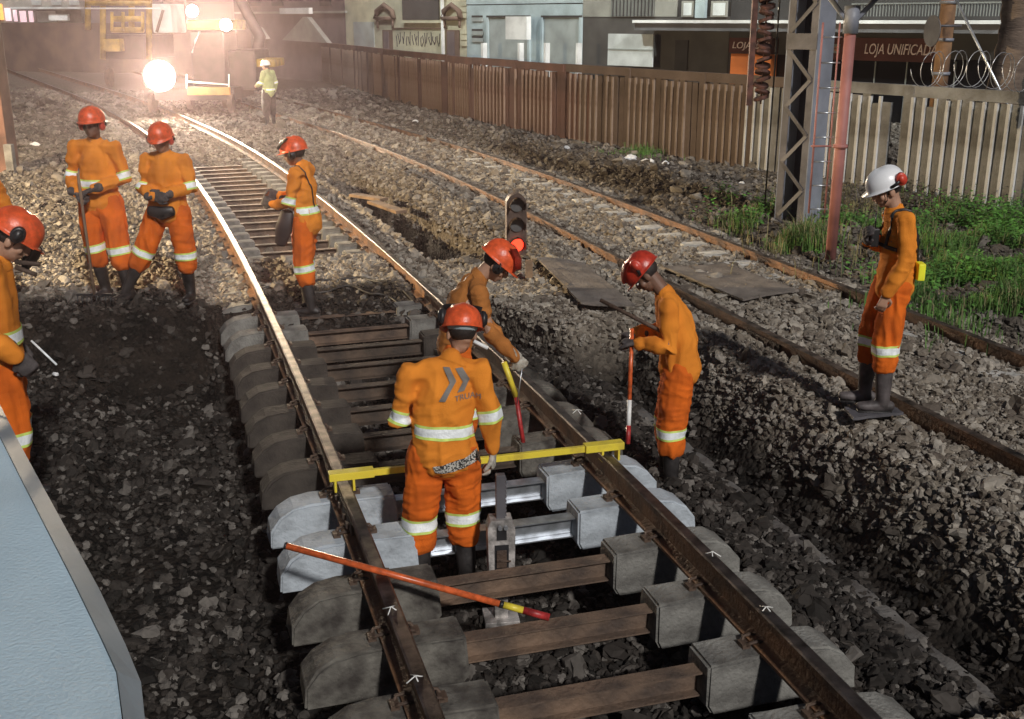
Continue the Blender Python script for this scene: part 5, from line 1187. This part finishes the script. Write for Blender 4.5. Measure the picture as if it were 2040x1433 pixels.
bm = NB(); capsule(bm, [(-.10, .16, .93), (0, .18, .91), (.12, .16, .93)], [(.05, .03), (.065, .035), (.05, .03)], ref=(0, 0, 1)); build("waist_pouch", bm, M['black'], r2, True)
# --- sideways worker between the rails
P3 = on_z(616, 598, -.11); P3.z = gz(P3.x, P3.y)
r3, sh3, tr3_, hm3, H3 = person("sideways worker between the rails reaching out a dark glove", P3, R(82),
    dict(head=(.0, .07, 1.595), look=(0, 1, -.2), chest=(0, -.01, 1.29), pelvis=(0, -.02, .96), ell=(-.24, .06, 1.15), elr=(.22, .06, 1.15), wrl=(-.14, .27, 1.12), wrr=(.12, .30, 1.16), hdl=((.1, 1, .35), (1, 0, 0)), hdr=((0, 1, .3), (-1, 0, 0)),
         knl=(-.11, .0, .51), knr=(.10, .06, .51), anl=(-.11, -.06, .09), anr=(.1, .05, .09), curl=.6),
    skin='skin_d', gloves=('glove_d', 'glove_d'), cups=(M['black'], -.01, -.005, 0), visor=M['black'], vox=.012, seed=9, scale=1.02, bulk=.98, torso_z=.3)
belt("harness_strap", [(-.12, .12, 1.30), (-.12, .02, 1.50), (-.12, -.14, 1.35), (-.05, -.14, 1.1)], M['black'], sh3, bvh_of(sh3), (.014, .004))
bm = NB(); capsule(bm, [(-.15, .12, 1.04), (-.18, .16, .88), (-.17, .20, .74)], [(.07, .035), (.085, .045), (.06, .03)], ref=(0, 1, 0)); build("hip_bag", bm, M['body_d'], r3, True)
M['vest'] = mat("pale_green_vest", (.36, .42, .20), .8, 0, .1, 6)
# --- far worker in the green vest
P4 = Vector((-6.62, 30.6, 0)); P4.z = gz(P4.x, P4.y)
r4, *_x = person("distant worker in a pale green vest and white helmet beside the machine", P4, R(60),
    dict(ell=(-.25, .05, 1.15), wrl=(-.2, .25, 1.1), head=(0, .06, 1.6)), cloth='vest', trous='boot', skin='skin', helm='helm_w', strips=('torso', 'arml', 'armr'), vox=.02, seed=10, scale=1.0, bulk=1.1, torso_z=.1)
# --- near left worker at the edge
P9 = on_y(3, 900, 5.9); P9.z = -.12
r9, sh9, tr9, hm9, H9 = person("near left worker cut by the frame edge, stooping under a red helmet", Vector((-2.93, 5.92, -.12)), R(-68),
    dict(head=(.02, .17, 1.54), neck=(0, .07, 1.45), chest=(0, .02, 1.27), look=(0, 1, -.8), ell=(-.26, .0, 1.12), elr=(.25, -.03, 1.12), wrl=(-.22, .10, .90), wrr=(.245, .13, .96), hdr=((0, .5, -.8), (-1, 0, 0)), curl=.7),
    helm='helm_o', gloves=('glove_d', 'glove_d'), cups=(M['black'], -.0, .05, 0), visor=M['black'], visor_open=False, vox=.010, seed=11, scale=1.05, bulk=1.1, torso_z=.25, eyes=False)
# --- left worker further back, mostly outside the frame
r10, *_x = person("worker at the far left edge behind the stooping one, only a sleeve in view", Vector((-4.74, 9.6, -.18)), R(-150),
    dict(ell=(-.27, -.05, 1.16), elr=(.27, -.05, 1.16), wrl=(-.15, .16, 1.05), wrr=(.15, .16, 1.05)), gloves=('glove_d', 'glove_d'), vox=.013, seed=12, scale=1.0, bulk=1.1, cups=(M['red'], 0, 0, 0))

# ------------------------------------------------------------------ tools
def stick(name, segs, label, cat, extra=None):
    """segs: (a, b, radius, material) ; the first is the main shaft"""
    a0 = V3(segs[0][0]); root = empty(name, a0, 0, label, cat)
    for nm, a, b, r, m in [(s[4] if len(s) > 4 else "shaft", *s[:4]) for s in segs]:
        bm = NB(); tube(bm, [V3(a) - a0, V3(b) - a0], r, n=12); build(nm, bm, m, root, True)
    return root
def hand_w(root, p): return Matrix.Translation(root.location) @ Matrix.Rotation(root.rotation_euler.z, 4, 'Z') @ Matrix.Diagonal((*root.scale, 1)) @ V3(p)
# red bar lying across the left rail
a = on_z(571, 1087, .012); b = on_z(1094, 1230, -.235)
c0 = on_z(748, 1136, .020); b = on_z(1094, 1230, -.215); d_ = (b - c0).normalized(); a = c0
while 1020 + FPX * a.x / (a.y * _c - (a.z - CAM_H) * _s) > 571: a = a - d_ * .004
L = (b - a).length
stick("lining_bar", [(a, a + d_ * (L * .81), .017, M['tool_r']), (a + d_ * (L * .81), a + d_ * (L * .825), .019, M['black'], "collar"), (a + d_ * (L * .825), a + d_ * (L * .90), .018, M['yellow'], "yellow_band"), (a + d_ * (L * .90), b, .019, M['tool_dr'], "tip"), (a - d_ * .012, a, .0185, M['black'], "end_cap")],
      "long red lining bar resting across the left rail, yellow band near its tip", "bar")
# track gauge
ga = on_z(655, 955, .03); gb = on_z(1240, 890, .03)
gd = (gb - ga); GL = gd.length; ga_ang = math.atan2(gd.y, gd.x)
gg = empty("track_gauge", (ga.x, ga.y, .012), ga_ang, "yellow track gauge laid across both rails behind the centre worker", "gauge")
bm = NB(); box(bm, (.02, -.014, .012), (GL - .02, .014, .052), bev=.002); build("beam", bm, M['yellow'], gg)
for x0, x1 in ((0, .27), (GL - .26, GL)):
    bm = NB(); box(bm, (x0, -.036, .012), (x1, .036, .060), bev=.003); build("end_block", bm, M['yellow'], gg)
    xm = (x0 + .09) if x0 == 0 else (x1 - .09)
    bm = NB()
    for s_ in (-1, 1): box(bm, (xm + s_ * .055 - .007, -.034, -.06), (xm + s_ * .055 + .007, .034, .014), bev=.001)
    build("rail_stop", bm, M['yellow'], gg)
# track jack held by the centre worker
wr = hand_w(r6, (.275, .05, .86)); jb = Vector((-.065, 5.62, -.66))
jk = empty("track_jack", jb, R(8), "worn steel track jack standing beside the centre worker's right leg", "jack")
bm = NB()
poly = [(-.045, .24), (.045, .24), (.075, .31), (.078, .58), (.062, .64), (-.062, .64), (-.078, .59), (-.072, .31)]
pv = prism(bm, poly, -.05, .05); bmesh.ops.recalc_face_normals(bm, faces=bm.faces); jbody = build("jack_body", bm, M['jack'], jk)
bm = NB(); box(bm, (-.038, -.035, .0), (.038, .035, .26), bev=.003); build("shank", bm, M['jack'], jk)
for z0, z1, w_ in ((.32, .49, .04), (.52, .58, .028)):
    bm = NB(); box(bm, (-w_, -.0535, z0), (w_, -.0515, z1)); build("recess_shade", bm, M['black'], jbody)  # thin black plate on the body, painted shade of a hollow
bm = NB(); box(bm, (-.03, -.062, .35), (.028, -.054, .46), bev=.003); tube(bm, [(-.03, -.066, .40), (.05, -.07, .395)], .006, n=6); build("pawl", bm, M['rust_dark'], jbody)
for x_ in (-.012, .022):
    bm = NB(); bmesh.ops.create_cone(bm, cap_ends=True, segments=10, radius1=.012, radius2=.012, depth=.02, matrix=Matrix.Translation((x_, -.062, .60)) @ Matrix.Rotation(R(90), 4, 'X')); build("bolt", bm, M['galv'], jbody)
bm = NB(); box(bm, (-.026, -.022, .62), (.026, .022, .90), bev=.003); build("rack_bar", bm, M['steel_d'], jk)
bm = NB(); box(bm, (-.10, -.09, -.02), (.10, .09, .02), bev=.004); build("foot", bm, M['jack'], jk)
for k in range(9): bm = NB(); box(bm, (.026, -.015, .65 + k * .027), (.033, .015, .662 + k * .027)); build("tooth", bm, M['steel_d'], jk)
# right worker: dark bar and orange pole
h7l = hand_w(r7, (-.12, .33, 1.12)); 
a = on_y(1196, 598, h7l.y + .05); b = on_y(1332, 668, h7l.y - .12); stick("claw_bar", [(a, b + (b - a) * .12, .014, M['rust_dark'])], "dark iron bar held under the right trench worker's arm", "bar")
a = on_y(1259, 655, h7l.y + .03); b = on_y(1251, 885, h7l.y - .25); m1 = a.lerp(b, .62); m2 = a.lerp(b, .84)
stick("orange_pole", [(a, m1, .015, M['tool_r']), (m1, m2, .016, M['white'], "white_band"), (m2, b, .017, M['tool_dr'], "red_tip")], "upright orange pole with white and red lower end before the right trench worker", "pole")
# centre rear worker's shovel handle: yellow then red
h5 = hand_w(r5, (.12, .46, .82)); a = on_y(1004, 722, h5.y - .1); b = on_y(1028, 790, h5.y - .1); c = on_y(1046, 905, h5.y - .15)
stick("pick_handle", [(a, b, .02, M['yellow']), (b, c, .016, M['tool_dr'], "red_shaft")], "yellow and red tool shaft slanting down behind the centre worker's right arm", "tool")
# thin bright hook wires in the same hands
a = on_y(1040, 735, h5.y - .12); b = on_y(1030, 805, h5.y - .12); stick("thin_rod", [(a, b, .0035, M['galv'])], "thin bright rod hanging from the stooping worker's glove", "rod")
# white glinting mouthpiece by the centre worker's cheek
a = on_y(944, 680, 5.72); b = on_y(972, 694, 5.72); stick("white_whistle", [(a, b, .011, M['white'])], "small white stick beside the centre worker's cheek", "stick")
# rake
ra = hand_w(r1, (.02, .29, 1.10)); rb = on_y(189, 596, 10.22); rb.z = gz(rb.x, rb.y) + .13
rk = stick("rake", [(ra + (ra - rb) * .12, rb, .014, M['wood'])], "long handled rake standing on its tines before the back left worker", "rake")
dn = (rb - ra).normalized()
bm = NB(); box(bm, (-.17, -.01, -.012), (.17, .01, .012), Matrix.Translation(rb - rk.location)); build("head_bar", bm, M['black'], rk)
for k in range(8): bm = NB(); tube(bm, [Vector((-.16 + k * .045, 0, 0)) + rb - rk.location, Vector((-.16 + k * .045, -.03, -.10)) + rb - rk.location], .006, n=5); build("tine", bm, M['black'], rk)
# near left worker's thin stick
h9 = hand_w(r9, (.235, .27, .86)); a = on_y(74, 690, h9.y - .02); b = on_y(113, 727, h9.y - .06); stick("thin_stick", [(a - (b - a) * .3, b, .006, M['silver'])], "thin bright stick in the near left worker's glove", "stick")
a = on_y(30, 522, 5.6); b = on_y(80, 527, 5.6); c = on_y(30, 532, 5.6); d2 = on_y(73, 548, 5.6)
kx = empty("folded_strap", a, 0, "two dark strap ends jutting out under the near left worker's helmet", "strap")
for q, w_ in ((a, b), (c, d2)): bm = NB(); tube(bm, [q - a, w_ - a], [(.013, .008)] * 2, n=6); build("strap_end", bm, M['rust_dark'], kx)

# ------------------------------------------------------------------ night haze lit by the floodlights
hz = bpy.data.materials.new("haze"); hz.use_nodes = True; n = hz.node_tree; n.nodes.remove(n.nodes["Principled BSDF"]); pv_ = n.nodes.new("ShaderNodeVolumePrincipled")
pv_.inputs["Color"].default_value = (.95, .74, .80, 1); pv_.inputs["Density"].default_value = .00115; pv_.inputs["Anisotropy"].default_value = .80; n.links.new(pv_.outputs[0], n.nodes["Material Output"].inputs["Volume"])
bm = NB(); box(bm, (-330, -12, -3), (330, 610, 9.8)); tag(build("haze", bm, hz), "thin dusty night haze over the yard", "haze", kind='stuff')
